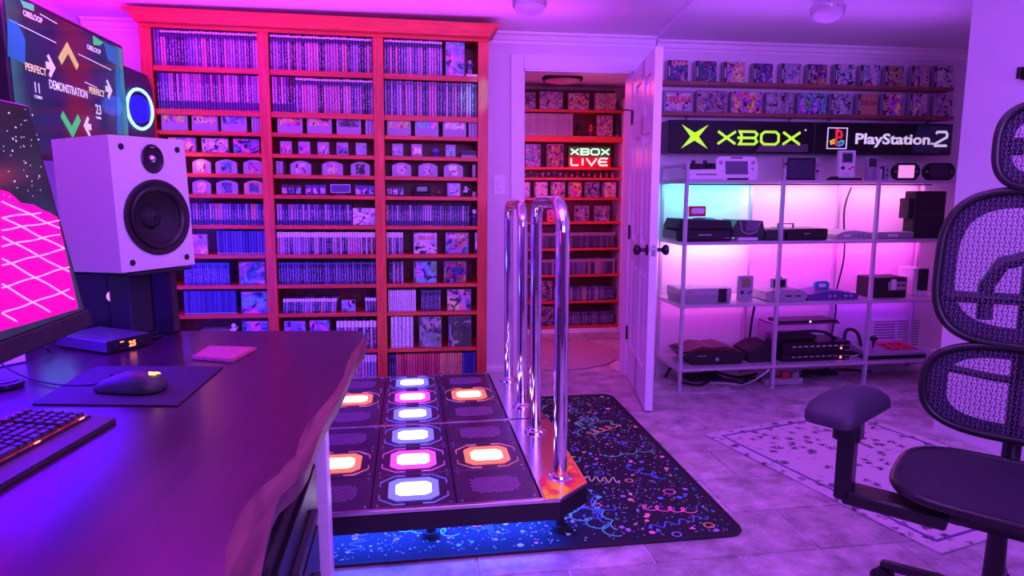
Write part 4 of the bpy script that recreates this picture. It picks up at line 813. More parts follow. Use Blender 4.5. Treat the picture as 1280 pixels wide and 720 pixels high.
cab('white cable looping on the floor under the shelving', [P(962, 462, Z=.13), P(945, 474, Z=.06), P(930, 480, Z=.006), P(905, 479, Z=.006), P(880, 478, Z=.006)], .005, 'cablew')
cab('black cable tangle on the floor under the left bay, front one', [(1.70, 4.1, .008), (1.80, 3.98, .01), (1.95, 4.05, .03), (2.1, 3.98, .01), (2.2, 4.1, .009), (2.35, 4.02, .008)], .008)
cab('black cable tangle on the floor under the left bay, rear one', [(1.66, 4.2, .01), (1.68, 4.12, .10), (1.78, 4.1, .02), (1.95, 4.16, .05), (2.12, 4.12, .012), (2.3, 4.18, .01)], .009)
cab('black cable lying under the middle bay of the shelving', [(2.45, 4.1, .01), (2.6, 4.0, .04), (2.7, 4.12, .02), (2.85, 4.06, .05), (3.1, 4.12, .01)], .010)
xc_, w = fit(957, 1004, 478, 3.93); t = thing('power_strip', 'white power strip with plugs on the floor under the shelving', 'power strip', (xc_, 3.93, .001))
MB().box(-w/2, w/2, 0, .06, 0, .04, b=.004).build('body', M['lgrey'], t); MB().box(-w*.04, w*.16, .012, .05, .04, .085, b=.004).build('plug', M['redp'], t, label='red plug'); MB().box(w*.24, w*.42, .012, .05, .04, .078, b=.004).build('plug', M['grey'], t, label='grey plug')
MB().box(-w*.36, -w*.26, .015, .045, .04, .11, b=.004).build('plug', M['lgrey'], t, label='tall grey plug')
for a, b, c_, nm in ((862, 905, 471, 'black transformer block under the left bay'), (1012, 1050, 466, 'black bag under the middle bay, beside the power strip')):
    xc_, w = fit(a, b, c_, 4.08); o = MB().box(-w/2, w/2, 0, .12, 0, hz((a+b)/2, c_, 4.08), b=.02).build('dark_box', M['blackm'], None, (xc_, 4.08, 0)); tag(o, nm+' of the shelving', 'box')
# arcade stick
A = P(1088, 448, Z=SH[3]); t = thing('arcade_stick', 'white arcade stick with black ball lever and red panel, bottom shelf', 'controller', (3.14, 3.90, SH[3]+.001)); t.rotation_euler = (0, 0, 0)
MB().box(-.24, .19, 0, .24, 0, .026, b=.006).build('base', M['black'], t); MB().prism([(0, .026), (0, .04), (.24, .075), (.24, .026)], 'x', -.235, .185).build('shell', M['lgrey'], t)
MB().cyl((-.12, .11, .05), (-.12, .11, .105), .006, n=10).lathe([(.004, .095), (.020, .102), (.024, .115), (.02, .128), (.004, .134)], 16, M4=Matrix.Translation((-.12, .11, 0))).build('ball_lever', M['black'], t)
MT = Matrix.Rotation(math.atan2(.035, .24), 4, 'X'); MB().box(-.06, .16, .05, .2, .041, .044, M4=MT).build('red_panel', M['redp'], t, label='red button panel')
for q in range(6):
    p_ = MT @ Vector((-.02+.055*(q % 3), .09+.06*(q//3), .044)); MB().cyl(p_, p_+Vector((0, 0, .006)), .016, n=14).build('button', M['redp'], t)
# vent grille on the wall
x0 = P(1090, 420, Y=WY-.01).x; x1 = P(1150, 420, Y=WY-.01).x; z0 = hz(1120, 442, WY-.01); z1 = hz(1120, 400, WY-.01)
t = thing('wall_vent', 'white slatted return-air vent low on the wall behind the arcade stick', 'vent', ((x0+x1)/2, WY, z0)); w = x1-x0; h = z1-z0
MB().box(-w/2, w/2, -.004, 0, 0, h).build('backing', M['dark'], t); MB().stroke([(-w/2, 0), (w/2, 0), (w/2, h), (-w/2, h)], .016, -.014, 0, closed=True).box(-.008, .008, -.014, 0, 0, h).build('frame', M['trim'], t)
slm = MB().prism([(-.003, .0), (-.014, -.009), (-.014, -.006), (-.003, .004)], 'x', -w/2+.008, w/2-.008).mesh('slat', M['trim'])
for k in range(12): link('slat', slm, t, (0, 0, h*(k+.9)/12.8))
# ================================================================== closet beyond the doorway
CY = 6.0; CXL, CXR = .35, 1.90
struct('wall_closet', MB().box(CXL-.08, CXL, WY+.11, CY, 0, 2.25).box(CXR, CXR+.08, WY+.11, CY, 0, 2.25).box(CXL-.08, CXR+.08, CY-.02, CY+.06, 0, 2.25), M['wall'])
struct('ceiling_closet', MB().box(CXL-.08, CXR+.08, WY+.11, CY+.06, 2.13, 2.2), M['ceil'])
SYC = 5.70; CZs = [1.905, 1.689, 1.431, 1.344, 1.176, .972, .745, .516, .284, .064]
cs = thing('built_in_shelving', 'built-in reddish wooden shelves across the back of the lit closet', 'shelf', (0, SYC, 0))
xr = 1.80
for i, z in enumerate(CZs):
    t_ = .05 if i == 1 else .022
    MB().box(CXL+.002, xr, .008, .26, z-t_, z).box(CXL+.002, xr, -.003, .008, z-t_, z, b=.0015).build('shelf_board', M['redh'], cs)
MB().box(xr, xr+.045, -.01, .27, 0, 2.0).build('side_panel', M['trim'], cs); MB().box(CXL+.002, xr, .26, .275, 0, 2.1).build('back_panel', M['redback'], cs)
MB().box(CXL+.002, xr, -.0, .02, 0, .04).build('plinth', M['trim'], cs)
def cspan(a, b, py): return P(a, py, Y=SYC).x, P(b, py, Y=SYC).x
CR = ['top', 'second', 'third', 'fourth', 'fifth', 'sixth', 'seventh', 'eighth', 'ninth', 'lowest']
def cbox(row, a, b, top, nm, col, cat='game box', name='game_box', art='art2', **k):
    py = (top+8); x0, x1 = cspan(a, b, py); h = hz((a+b)/2, top, SYC)-CZs[row]
    return boxed(name, nm+', %s closet shelf' % CR[row], cat, ((x0+x1)/2, SYC+.015, CZs[row]+.0005), x1-x0, h, .04, 'side', col, art, **k)
cc = {}
def cspines(row, a, b, n, h, m, pal, name='closet_game_case'):
    x0, x1 = cspan(a, b, 200); w_ = (x1-x0)/n; me = MB().box(-w_*.46, w_*.46, 0, .13, 0, h, b=min(.002, w_*.1)).mesh(name, [M[m]])
    for i in range(n):
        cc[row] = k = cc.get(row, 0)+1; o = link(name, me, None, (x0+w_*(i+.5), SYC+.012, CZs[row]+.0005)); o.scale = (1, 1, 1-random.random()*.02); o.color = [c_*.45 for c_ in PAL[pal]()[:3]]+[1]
        tag(o, 'game case on edge, %s from the left on the %s closet shelf' % (ordn(k), CR[row]), 'game case', '%s closet shelf cases' % CR[row])
for a, b, top, nm, col in ((646, 670, 115, 'dark landscape box with a pale corner badge, leftmost', (.3, .15, .3, 1)), (675, 704, 114, 'landscape box with a red right edge, second', (.45, .3, .5, 1)), (711, 737, 116, 'landscape box with a busy red picture, third', (.7, .4, .3, 1)), (744, 771, 116, 'landscape box with a crowded picture, rightmost', (.6, .3, .3, 1))): cbox(0, a, b, top, nm, col)
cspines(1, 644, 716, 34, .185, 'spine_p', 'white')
x = cspan(725, 726, 160)[0]; figure('toy_figurine', 'dark leaping toy figurine, left of two on the second closet shelf', (x, SYC+.04, CZs[1]), .115, M['black'], M['dark'], M['black'])
x = cspan(740, 741, 160)[0]; figure('toy_figurine', 'red-topped blue-legged toy figurine, right of two on second closet shelf', (x, SYC+.04, CZs[1]), .105, M['redp'], M['purple'], M['redp'])
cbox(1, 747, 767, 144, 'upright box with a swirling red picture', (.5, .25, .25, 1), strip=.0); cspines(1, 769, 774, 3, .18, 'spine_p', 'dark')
cbox(2, 657, 676, 180, 'white upright box with dark violet drawing', (.25, .15, .5, 1)); cbox(2, 684, 705, 180, 'dark upright box with a red flash', (.4, .08, .1, 1))
# neon sign
x0, x1 = cspan(711, 764, 195); z0 = CZs[2]+.001; z1 = hz(737, 183, SYC); w = x1-x0; h = z1-z0; ym = SYC+.01
t = thing('neon_sign', 'small neon sign, green word above a red word, on closet shelf', 'sign', ((x0+x1)/2, ym, z0))
MB().box(-w/2, w/2, .0, .02, h*.5, h, b=.002).build('backing', mat('green_lit_backing', (.02, .18, .04), .4, var=.3), t, label='dark green backing of the upper word'); MB().box(-w/2, w/2, .0, .02, 0, h*.5, b=.002).build('backing', mat('red_lit_backing', (.6, .0, .01), .4, var=.1), t, label='red backing of the lower word')
ng = mat('neon_green', (.5, 1, .6), .4, emit=(.42, 1.0, .55), es=1.3, var=.02); nr = mat('neon_red', (1, .6, .6), .4, emit=(1.0, .42, .42), es=2.2, var=.02)
for i in range(4): mb = MB(); xletters(mb, [-w*.36, -w*.12, w*.12, w*.36], h*.74, w*.185, h*.27, .011, -.010, -.002, only=i); mb.build('letter', ng, t)
th = .012
def S(*ps):
    mb = MB(); [mb.stroke(p, th, -.010, -.002) for p in ps]; mb.build('letter', nr, t)
zt_, zb = h*.42, h*.09; lw = w*.17
S([(-w*.44, zt_), (-w*.44, zb+.01), (-w*.42, zb), (-w*.27, zb)]); S([(-w*.17, zt_), (-w*.17, zb)]); S([(-w*.08, zt_), (w*.04, zb), (w*.16, zt_)]); S([(w*.42, zt_), (w*.25, zt_), (w*.22, zt_-.015), (w*.22, zb+.015), (w*.25, zb), (w*.42, zb)], [(w*.19, (zt_+zb)/2), (w*.40, (zt_+zb)/2)])
for i in range(17):
    x = cspan(650+7.3*i, 651, 217)[0]; o = figure('miniature_toy', 'tiny toy figure, %s from the left in the row under the neon sign' % ordn(i+1), (x, SYC+.03, CZs[3]), .03+random.random()*.028, *random.sample([M['lgrey'], M['redp'], M['dark'], M['purple'], M['grey'], M['white']], 3)); o['group'] = 'miniature toys on the fourth closet shelf'
for i, (a, b, col, nm) in enumerate(((646, 663, (.5, .3, .6, 1), 'violet'), (668, 685, (.75, .4, .5, 1), 'rose and brown'), (689, 707, (.6, .25, .3, 1), 'dull red'), (711, 728, (.75, .08, .08, 1), 'scarlet'), (732, 750, (.2, .12, .35, 1), 'navy'), (754, 771, (.8, .5, .35, 1), 'cream and red'))): cbox(4, a, b, 227.5, nm+' square case', col, 'game case', 'square_game_case', strip=.012)
cbox(5, 684, 694, 262, 'little orange jack-o-lantern coloured box', (1, .25, .03, 1), art='art', border=.002); cbox(5, 719, 737, 257.5, 'dark violet case with a curved pale stroke, left', (.35, .15, .35, 1), 'game case', 'square_game_case'); cbox(5, 744, 763, 257.5, 'dark violet case with crossing pale strokes, right', (.4, .18, .4, 1), 'game case', 'square_game_case')
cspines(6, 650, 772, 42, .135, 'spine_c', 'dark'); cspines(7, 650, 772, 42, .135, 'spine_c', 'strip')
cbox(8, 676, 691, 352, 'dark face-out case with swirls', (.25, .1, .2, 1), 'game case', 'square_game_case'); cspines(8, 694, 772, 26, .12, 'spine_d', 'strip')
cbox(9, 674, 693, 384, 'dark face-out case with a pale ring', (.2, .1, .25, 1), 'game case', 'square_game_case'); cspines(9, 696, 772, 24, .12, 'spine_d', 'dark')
c0 = P(703, 97, Z=2.07); t = thing('ceiling_ring_lamp', 'shallow round ceiling lamp with a dark ring inside the closet', 'lamp', (c0.x, c0.y, 2.13))
MB().lathe([(.13, 0), (.13, -.02), (.11, -.028)], 32).build('base', M['blackm'], t); MB().lathe([(.13, -.05), (.155, -.062), (.15, -.08), (.14, -.082), (.14, -.05)], 40).build('ring', M['blackm'], t)
MB().lathe([(.139, -.052), (.13, -.085), (.09, -.098), (.02, -.104)], 36).build('glass_bowl', mat('frosted_bowl', (.8, .35, .5), .4, var=.03), t)
for s_ in range(3): a = s_*2.09; MB().cyl((.12*math.cos(a), .12*math.sin(a), -.02), (.135*math.cos(a), .135*math.sin(a), -.055), .006, n=8).build('arm', M['blackm'], t)
# round rug in the closet
o = MB().lathe([(.50, 0), (.51, .006), (.495, .012), (.02, .012)], 56).build('round_rug', mat('woven_pale_rug', (.50, .36, .42), .95, var=.25, scale=50, bump=.6), None, (1.05, 5.0, .0005)); tag(o, 'round pale woven rug on the closet floor behind the doorway', 'rug')
# ================================================================== dance stage on the patterned mat
mat_o = MB().prism([(p[0], p[1]) for p in rrect(1.62, 1.72, .06, 6, .375, 3.03)], 'z', .0005, .008).build('stage_mat', mat('black_mat_cloth', (.012, .011, .022), .85, var=.3, scale=200, bump=.4)); tag(mat_o, 'black rubber-backed mat printed with confetti and squiggles under the dance stage', 'mat')
mat_o.rotation_euler = (0, 0, 0)
MB().tube([(x, y, .006) for x, y in rrect(1.62, 1.72, .06, 6, .375, 3.03)], .006, 6, closed=True).build('mat_edge', M['blackm'], mat_o)
cm = [mat('confetti_'+n_, c, .6, emit=c, es=e, var=.05) for n_, c, e in (('pink', (.95, .12, .55), .25), ('blue', (.08, .14, .8), .2), ('teal', (.10, .50, .62), .22), ('cream', (.70, .52, .42), .15), ('orange', (.9, .3, .2), .2), ('violet', (.35, .15, .7), .2))]  # print emits faintly: the look of the underglow is put into its colours
mb = MB(); rr = random.Random(3)
X0, X1, Y0, Y1 = -.40, 1.155, 2.20, 3.86
def flatpoly(pts, m): mb.add([(x, y, .0086) for x, y in pts], [tuple(range(len(pts)))], m)
def ribbon(pts, wd, m, closed=False):
    N = len(pts)
    for i in range(N if closed else N-1):
        a = Vector(pts[i]); b = Vector(pts[(i+1) % N]); d = (b-a).normalized()*wd/2; n_ = Vector((-d.y, d.x)); flatpoly([a-d*.3+n_, b+d*.3+n_, b+d*.3-n_, a-d*.3-n_], m)
for k in range(3600):
    x, y = rr.uniform(X0, X1), rr.uniform(Y0, Y1); r = rr.uniform(.0018, .0038); flatpoly([(x-r, y-r), (x+r, y-r), (x+r, y+r), (x-r, y+r)], rr.choice((1, 2, 3, 5, 5, 3)))
for k in range(230):
    x, y = rr.uniform(X0, X1), rr.uniform(Y0, Y1); r = rr.uniform(.007, .014); a0 = rr.random()*6; n_ = rr.choice((3, 4, 8)); m = rr.randrange(6)
    flatpoly([(x+r*math.cos(a0+2*PI*i/n_), y+r*math.sin(a0+2*PI*i/n_)) for i in range(n_)], m)
for k in range(46):
    x, y = rr.uniform(X0, X1), rr.uniform(Y0, Y1); r = rr.uniform(.016, .024); n_ = rr.choice((4, 14, 14)); a0 = rr.random()*6
    ribbon([(x+r*math.cos(a0+2*PI*i/n_), y+r*math.sin(a0+2*PI*i/n_)) for i in range(n_)], .005, rr.randrange(6), True)
for k in range(64):
    x, y = rr.uniform(X0+.12, X1-.14), rr.uniform(Y0+.08, Y1-.1); a0 = rr.random()*6.28; Lr = rr.uniform(.14, .28); amp = rr.uniform(.012, .03); m = rr.choice((0, 1, 2, 2, 4, 3, 1)); wv = rr.choice((2, 3, 4)); dx, dy = math.cos(a0), math.sin(a0); loop = rr.random() < .5
    pts = []
    for i in range(40):
        u = i/39; s_ = (u-.5)*Lr; o_ = amp*math.sin(u*wv*2*PI); s2 = s_+(amp*.8*math.cos(u*wv*2*PI) if loop else 0); pts.append((x+dx*s2-dy*o_, y+dy*s2+dx*o_))
    pts = [(min(X1, max(X0, a)), min(Y1, max(Y0, b))) for a, b in pts]; ribbon(pts, .0055, m)
me = mb.mesh('confetti_print', cm); o = link('confetti_print', me, mat_o); o['kind'] = 'stuff'
# the stage
ZS = .20; SX = [-.44, -.152, .135, .425]; SYs = [2.165, 2.433, 2.70, 2.967, 2.985, 3.25, 3.515, 3.775]
rows = [(2.168, 2.436), (2.436, 2.704), (2.704, 2.968), (2.990, 3.255), (3.255, 3.52), (3.52, 3.782)]
st_ = thing('dance_stage', 'metal arcade dance stage with lit arrow panels on the confetti mat', 'arcade machine', (0, 0, 0))
MB().prism([(-.49, 2.15), (.487, 2.15), (.612, 2.265), (.612, 3.68), (.53, 3.80), (-.49, 3.80)], 'z', .125, .188).build('base_frame', M['black'], st_)
for a, b in ((2.150, 2.167), (2.968, 2.990), (3.782, 3.798)): MB().box(-.485, .43, a, b, .188, .2012, b=.001).build('edge_trim', M['steel'], st_)
MB().prism([(.43, 2.150), (.487, 2.150), (.612, 2.265), (.612, 2.97), (.43, 2.97)], 'z', .188, .2).build('steel_deck', M['steel'], st_); MB().prism([(.43, 2.985), (.600, 2.985), (.600, 3.68), (.53, 3.80), (.43, 3.80)], 'z', .188, .2).build('steel_deck', M['steel'], st_)
# flame sticker on the front corner
fm, n_, l_, b_ = _mat('flame_print'); t_ = n_.new('ShaderNodeTexCoord'); nz = n_.new('ShaderNodeTexNoise'); nz.inputs['Scale'].default_value = 8; nz.inputs['Distortion'].default_value = 1.5; r_ = n_.new('ShaderNodeValToRGB')
r_.color_ramp.elements[0].position = .38; r_.color_ramp.elements[0].color = (.75, .02, .10, 1); r_.color_ramp.elements[1].position = .6; r_.color_ramp.elements[1].color = (1, .72, .02, 1); e_ = r_.color_ramp.elements.new(.5); e_.color = (.95, .18, .03, 1)
l_.new(t_.outputs['Object'], nz.inputs[0]); l_.new(nz.outputs[0], r_.inputs[0]); l_.new(r_.outputs[0], b_.inputs['Base Color']); b_.inputs['Roughness'].default_value = .3; l_.new(r_.outputs[0], b_.inputs['Emission Color']); b_.inputs['Emission Strength'].default_value = .12
MB().prism([(.438, 2.156), (.487, 2.156), (.607, 2.267), (.607, 2.55), (.575, 2.40), (.53, 2.34), (.47, 2.36), (.442, 2.30)], 'z', .2, .2014).build('flame_sticker', fm, st_)
for x, y in ((.52, 2.30), (.52, 2.8), (.52, 3.3), (.5, 3.7), (-.4, 2.30), (-.4, 3.0), (-.4, 3.65), (.05, 2.32)):
    MB().cyl((x, y, .0095), (x, y, .03), .035, .03, 14).cyl((x, y, .03), (x, y, .126), .018, n=12).build('levelling_foot', M['blackm'], st_)
panm = mat('pad_panel_black', (.05, .022, .055), .3, var=.12, scale=90, coat=.3); dotm = mat('pad_grip_dots', (.48, .30, .52), .35, .5, var=.1)
litw = mat('lit_acrylic_white', (1, .95, 1), .3, emit=(1, .92, 1), es=3.5, var=.02)
fr = {'blue': mat('lit_frame_blue', (.25, .3, 1), .3, emit=(.16, .20, 1), es=.9, var=.05), 'pink': mat('lit_frame_pink', (1, .2, .8), .3, emit=(.95, .10, .75), es=.8, var=.05), 'orange': mat('lit_frame_orange', (1, .3, .1), .3, emit=(1, .20, .07), es=.9, var=.05)}
lit2 = {'blue': litw, 'pink': mat('lit_acrylic_pink', (1, .85, .95), .3, emit=(1, .78, .95), es=3, var=.02), 'orange': mat('lit_acrylic_amber', (1, .8, .6), .3, emit=(1, .62, .30), es=3.2, var=.02)}
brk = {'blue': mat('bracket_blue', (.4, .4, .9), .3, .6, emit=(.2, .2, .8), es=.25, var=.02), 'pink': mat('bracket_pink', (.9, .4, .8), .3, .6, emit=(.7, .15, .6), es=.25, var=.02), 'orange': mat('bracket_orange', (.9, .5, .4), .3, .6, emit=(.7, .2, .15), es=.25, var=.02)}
def octo(cx, cy, w_, d_, c_): return [(cx-w_+c_, cy-d_), (cx+w_-c_, cy-d_), (cx+w_, cy-d_+c_), (cx+w_, cy+d_-c_), (cx+w_-c_, cy+d_), (cx-w_+c_, cy+d_), (cx-w_, cy+d_-c_), (cx-w_, cy-d_+c_)]
for r, (ya, yb) in enumerate(rows):
    for c in range(3):
        xa, xb = SX[c]+.002, SX[c+1]-.002; ya_, yb_ = ya+.002, yb-.002; cx, cy = (xa+xb)/2, (ya_+yb_)/2
        p = MB().box(xa, xb, ya_, yb_, .186, .1995, b=.0015).build('floor_panel', panm, st_)
        kind = ('blue', 'pink', 'blue')[r % 3] if c == 1 else ('orange' if r % 3 == 1 else None)
        bolts = MB()
        for bx_ in (xa+.018, xb-.018):
            for by in (ya_+.018, yb_-.018): bolts.cyl((bx_, by, .199), (bx_, by, .2022), .0055, .004, 8)
        bolts.build('bolts', M['steel'], p)
        if kind:
            o1 = octo(cx, cy, .088, .088, .030); i1 = octo(cx, cy, .063, .056, .020); V = [(x, y, .1996) for x, y in o1]+[(x, y, .2035) for x, y in o1]+[(x, y, .2035) for x, y in i1]+[(x, y, .1996) for x, y in i1]
            Fc = []
            for i in range(8): j = (i+1) % 8; Fc += [(i, j, 8+j, 8+i), (8+i, 8+j, 16+j, 16+i), (16+i, 16+j, 24+j, 24+i)]
            MB().add(V, Fc).build('glowing_frame', fr[kind], p)
            MB().prism(octo(cx, cy, .0625, .0555, .0195), 'z', .1996, .2012).build('lit_window', lit2[kind], p)
            for sx in (-1, 1):
                for sy_ in (-1, 1):
                    pts = [(cx+sx*.118, cy+sy_*.035), (cx+sx*.118, cy+sy_*.068), (cx+sx*.068, cy+sy_*.115), (cx+sx*.03, cy+sy_*.115)]
                    MB().tube([(x, y, .2005) for x, y in pts], .0028, 5).build('corner_bracket', brk[kind], p)
        else:
            dm = MB()
            for i in range(13):
                for j in range(10):
                    x = cx-.082+.0135*i+(.0067 if j % 2 else 0); y = cy-.060+.013*j; q = .0050
                    if abs(x-cx)/.09+abs(y-cy)/.07 > 1.55: continue
                    dm.prism([(x+q*math.cos(a*PI/3), y+q*math.sin(a*PI/3)) for a in range(6)], 'z', .1994, .2008)
            dd = dm.build('grip_dots', dotm, p); dd['kind'] = 'stuff'
# chrome safety bars
for nm, ya, yb in (('front', 2.313, 2.815), ('rear', 3.168, 3.626)):
    t = thing('safety_bar', '%s chrome arch-shaped safety bar on the right edge of the dance stage' % nm, 'railing', (.522, (ya+yb)/2, ZS+.0005), 0, 'chrome safety bars')
    hw = (yb-ya)/2; R = .10; ztop = 1.0 if nm == 'front' else .975; pts = [(0, -hw, 0)]
    for k in range(13): a = PI-PI/2*k/12; pts.append((0, -hw+R+R*math.cos(a), ztop-R+R*math.sin(a)))
    for k in range(13): a = PI/2-PI/2*k/12; pts.append((0, hw-R+R*math.cos(a), ztop-R+R*math.sin(a)))
    pts.append((0, hw, 0)); MB().tube(pts, .0245, 28).build('bar_tube', M['chrome'], t)
    for s_ in (-1, 1): MB().lathe([(.048, 0), (.048, .006), (.034, .009), (.031, .016), (.0255, .018)], 28, M4=Matrix.Translation((0, s_*hw, 0))).build('floor_flange', M['chrome'], t)
    if nm == 'front': MB().box(-.0, .03, hw+.05, hw+.11, 0, .012).build('wedge', M['black'], t)
# pale patterned rug under the office chair
ra = Vector((1.470, 3.155, 0)); e1 = (Vector((3.02, 3.56, 0))-ra).normalized(); e2 = Vector((e1.y, -e1.x, 0))
def rp(u, v, z): p = ra+e1*u+e2*v; return (p.x, p.y, z)
rm, n_, l_, b_ = _mat('faded_oriental_rug'); t_ = n_.new('ShaderNodeTexCoord'); vz = n_.new('ShaderNodeTexVoronoi'); vz.inputs['Scale'].default_value = 16; nz = n_.new('ShaderNodeTexNoise'); nz.inputs['Scale'].default_value = 26; nz.inputs['Detail'].default_value = 6; nz.inputs['Distortion'].default_value = 2
r_ = n_.new('ShaderNodeValToRGB'); r_.color_ramp.elements[0].position = .40; r_.color_ramp.elements[0].color = (.12, .08, .13, 1); r_.color_ramp.elements[1].position = .5; r_.color_ramp.elements[1].color = (.72, .6, .66, 1)
l_.new(t_.outputs['Object'], vz.inputs[0]); l_.new(t_.outputs['Object'], nz.inputs[0]); l_.new(math_node(n_, l_, 'ADD', math_node(n_, l_, 'MULTIPLY', vz.outputs[0], .5), math_node(n_, l_, 'MULTIPLY', nz.outputs[0], .62)), r_.inputs[0]); l_.new(r_.outputs[0], b_.inputs['Base Color']); b_.inputs['Roughness'].default_value = .95
o = MB().box(0, .98, -1.25, 0, .0005, .009, b=.002).build('patterned_rug', rm, None, ra, (0, 0, math.atan2(e1.y, e1.x))); tag(o, 'pale faded patterned rug under the office chair', 'rug')
MB().stroke([(.06, -1.19), (.92, -1.19), (.92, -.06), (.06, -.06)], .012, -.0105, -.0086, closed=True, M4=Matrix.Rotation(-PI/2, 4, 'X')).build('border_line', M['purple'], o)
o.children[0].rotation_euler = (0, 0, 0)
# ================================================================== the walnut desk
edge = [(455, 418), (459, 425), (458, 434), (448, 447), (441, 460), (435, 478), (424, 500), (412, 520), (404, 535), (396, 555), (388, 578), (381, 590), (370, 603), (352, 618), (343, 636), (337, 660), (331, 690), (325, 720)]
out = [P(a, b, Z=.735) for a, b in edge]; out = [(p.x, p.y) for p in out]
while out[-1][1] > .3: x, y = out[-1]; out.append((-.205+.012*math.sin(y*23), y-.06))
top = []
N = len(out)
for i, p in enumerate(out):
    a = Vector(out[max(i-1, 0)]); b = Vector(out[min(i+1, N-1)]); d = (b-a).normalized(); nrm = Vector((d.y, -d.x))      # pointing inwards (left of travel towards camera)
    if nrm.x > 0: nrm = -nrm
    k = .012+.020*(.5+.5*math.sin(i*.9))*min(1, i/6)+(.018 if 10 < i else 0); top.append((p[0]+nrm.x*k, p[1]+nrm.y*k))
top[0] = (out[0][0]-.012, out[0][1]-.004)
bl_ = [(-1.80, .30), (-1.80, 2.66)]
desk = thing('live_edge_desk', 'long glossy walnut slab desk with a wavy live edge', 'desk', (0, 0, 0))
V = [(x, y, .75) for x, y in top]; n = len(V); V += [(x, y, .748) for x, y in bl_]
MB().add(V, [tuple(range(n+2))]).add([(x, y, .75) for x, y in top]+[(x, y, .735) for x, y in out]+[(x-.006, y, .70) for x, y in out]+[(-1.8, .3, .70), (-1.8, 2.66, .70), (-1.8, .3, .748), (-1.8, 2.66, .748)], [(3*n, )*0 or tuple(range(2*n, 3*n))+(3*n, 3*n+1)]+[(n*3+3, 0, n, 2*n, 3*n+1)]).build('slab_top', M['desk'], desk)
VV = [(x, y, .75) for x, y in top]+[(x, y, .735) for x, y in out]+[(x-.006, y, .70) for x, y in out]; Fc = []
for i in range(n-1): Fc += [(i, i+1, n+i+1, n+i), (n+i, n+i+1, 2*n+i+1, 2*n+i)]
mb = MB().add(VV, Fc, 0, True); mb.build('live_edge', M['deskedge'], desk)
for a in (-.244, -1.75): MB().box(a, a+.031, 1.62, 1.68, 0, .699, b=.002).build('leg', M['white'], desk, label='white metal leg')
MB().box(-1.718, -.2445, 1.63, 1.67, .655, .699).build('cross_rail', M['white'], desk)
cb = thing('under_desk_cabinet', 'black cabinet with ledged drawers in the dark under the desk', 'cabinet', (-.602, 1.08, 0))
MB().box(-.36, .36, 0, .50, 0, .64, b=.006).build('body', M['blackm'], cb)
for k in range(4): d_ = MB().box(.36, .372, .02, .48, .03+.15*k, .165+.15*k, b=.002).build('drawer', M['black'], cb); MB().box(.372, .388, .12, .38, .09+.15*k, .104+.15*k, b=.002).build('handle', M['dark'], d_)
# --- television on the left wall
TX = -1.40; a = P(8, 60, X=TX); b = P(150, 57, X=TX); y0, y1 = a.y, b.y+.03; zt_ = b.z+.005; zb = zt_-(y1-y0)*9/16*1.02
tv = thing('television', 'large wall-mounted television showing an arrow dance game', 'television', (TX, (y0+y1)/2, zb), PI/2); w = y1-y0; h = zt_-zb
# local: +x = away from the camera along the wall, -y = into the room
MB().box(-w/2, w/2, 0, .045, 0, h, b=.006).build('cabinet', M['black'], tv); 
def grad(name, stops, axis, lo, hi, es=1.0, fac=None, rough=.12, noise=0):
    m, n_, l_, b_ = _mat(name); t_ = n_.new('ShaderNodeTexCoord'); s_ = n_.new('ShaderNodeSeparateXYZ'); l_.new(t_.outputs['Object'], s_.inputs[0])
    f_ = math_node(n_, l_, 'DIVIDE', math_node(n_, l_, 'SUBTRACT', s_.outputs[axis], lo), hi-lo)
    if noise:
        z_ = n_.new('ShaderNodeTexNoise'); z_.inputs['Scale'].default_value = 9; l_.new(t_.outputs['Object'], z_.inputs[0]); f_ = math_node(n_, l_, 'ADD', f_, math_node(n_, l_, 'MULTIPLY', math_node(n_, l_, 'SUBTRACT', z_.outputs[0], .5), noise))
    r_ = n_.new('ShaderNodeValToRGB'); e = r_.color_ramp.elements
    e[0].position, e[0].color = stops[0][0], (*stops[0][1], 1); e[1].position, e[1].color = stops[-1][0], (*stops[-1][1], 1)
    for p_, c_ in stops[1:-1]: q = e.new(p_); q.color = (*c_, 1)
    l_.new(f_, r_.inputs[0]); b_.inputs['Base Color'].default_value = (.004, .004, .006, 1); b_.inputs['Specular IOR Level'].default_value = .18; b_.inputs['Roughness'].default_value = rough
    l_.new(r_.outputs[0], b_.inputs['Emission Color']); b_.inputs['Emission Strength'].default_value = es; return m
mb = MB().box(-w/2+.018, w/2-.018, -.002, .002, .022, h-.018)
scr = mb.build('screen', grad('dance_game_screen', [(0, (.02, .12, .25)), (.12, (.015, .02, .09)), (.32, (.02, .01, .09)), (.46, (.16, .01, .04)), (.56, (.14, .01, .05)), (.68, (.02, .015, .09)), (.86, (.02, .03, .12)), (.97, (.02, .22, .30))], 0, -w/2, w/2, 1.0, noise=.12), tv)
def E(n_, c, es=1): return mat(n_, c, .4, emit=c, es=es, var=.01)
glass = [E('screen_white', (.5, .62, .62), .75), E('screen_green', (.03, .55, .10), .8), E('screen_lime', (.35, .50, .08), .8), E('screen_teal', (.0, .16, .26), .6), E('screen_yellow', (.6, .65, .25), .8), E('screen_maroon', (.10, .004, .03), .8)]
def tp(px, py): p = P(px, py, X=TX); return (p.y-(y0+y1)/2, p.z-zb)
def tvt(name, s_, px0, px1, pyc, m, k=.55):
    a = tp(px0, pyc[0]); b = tp(px1, pyc[1]); me = text_mesh(name, s_, .06, m, .0003, .0008); xs_ = [v.co.x for v in me.vertices]; q = (b[0]-a[0])/(max(xs_)-min(xs_)); me.transform(Matrix.Diagonal((q, 1, q*1.25 if name == 'caption' else q, 1))); xs_ = [v.co.x for v in me.vertices]
    link(name, me, scr, (a[0]-min(xs_), -.0035, a[1]))
tvt('caption', 'DEMONSTRATION', 61, 109, (110, 127), glass[0])
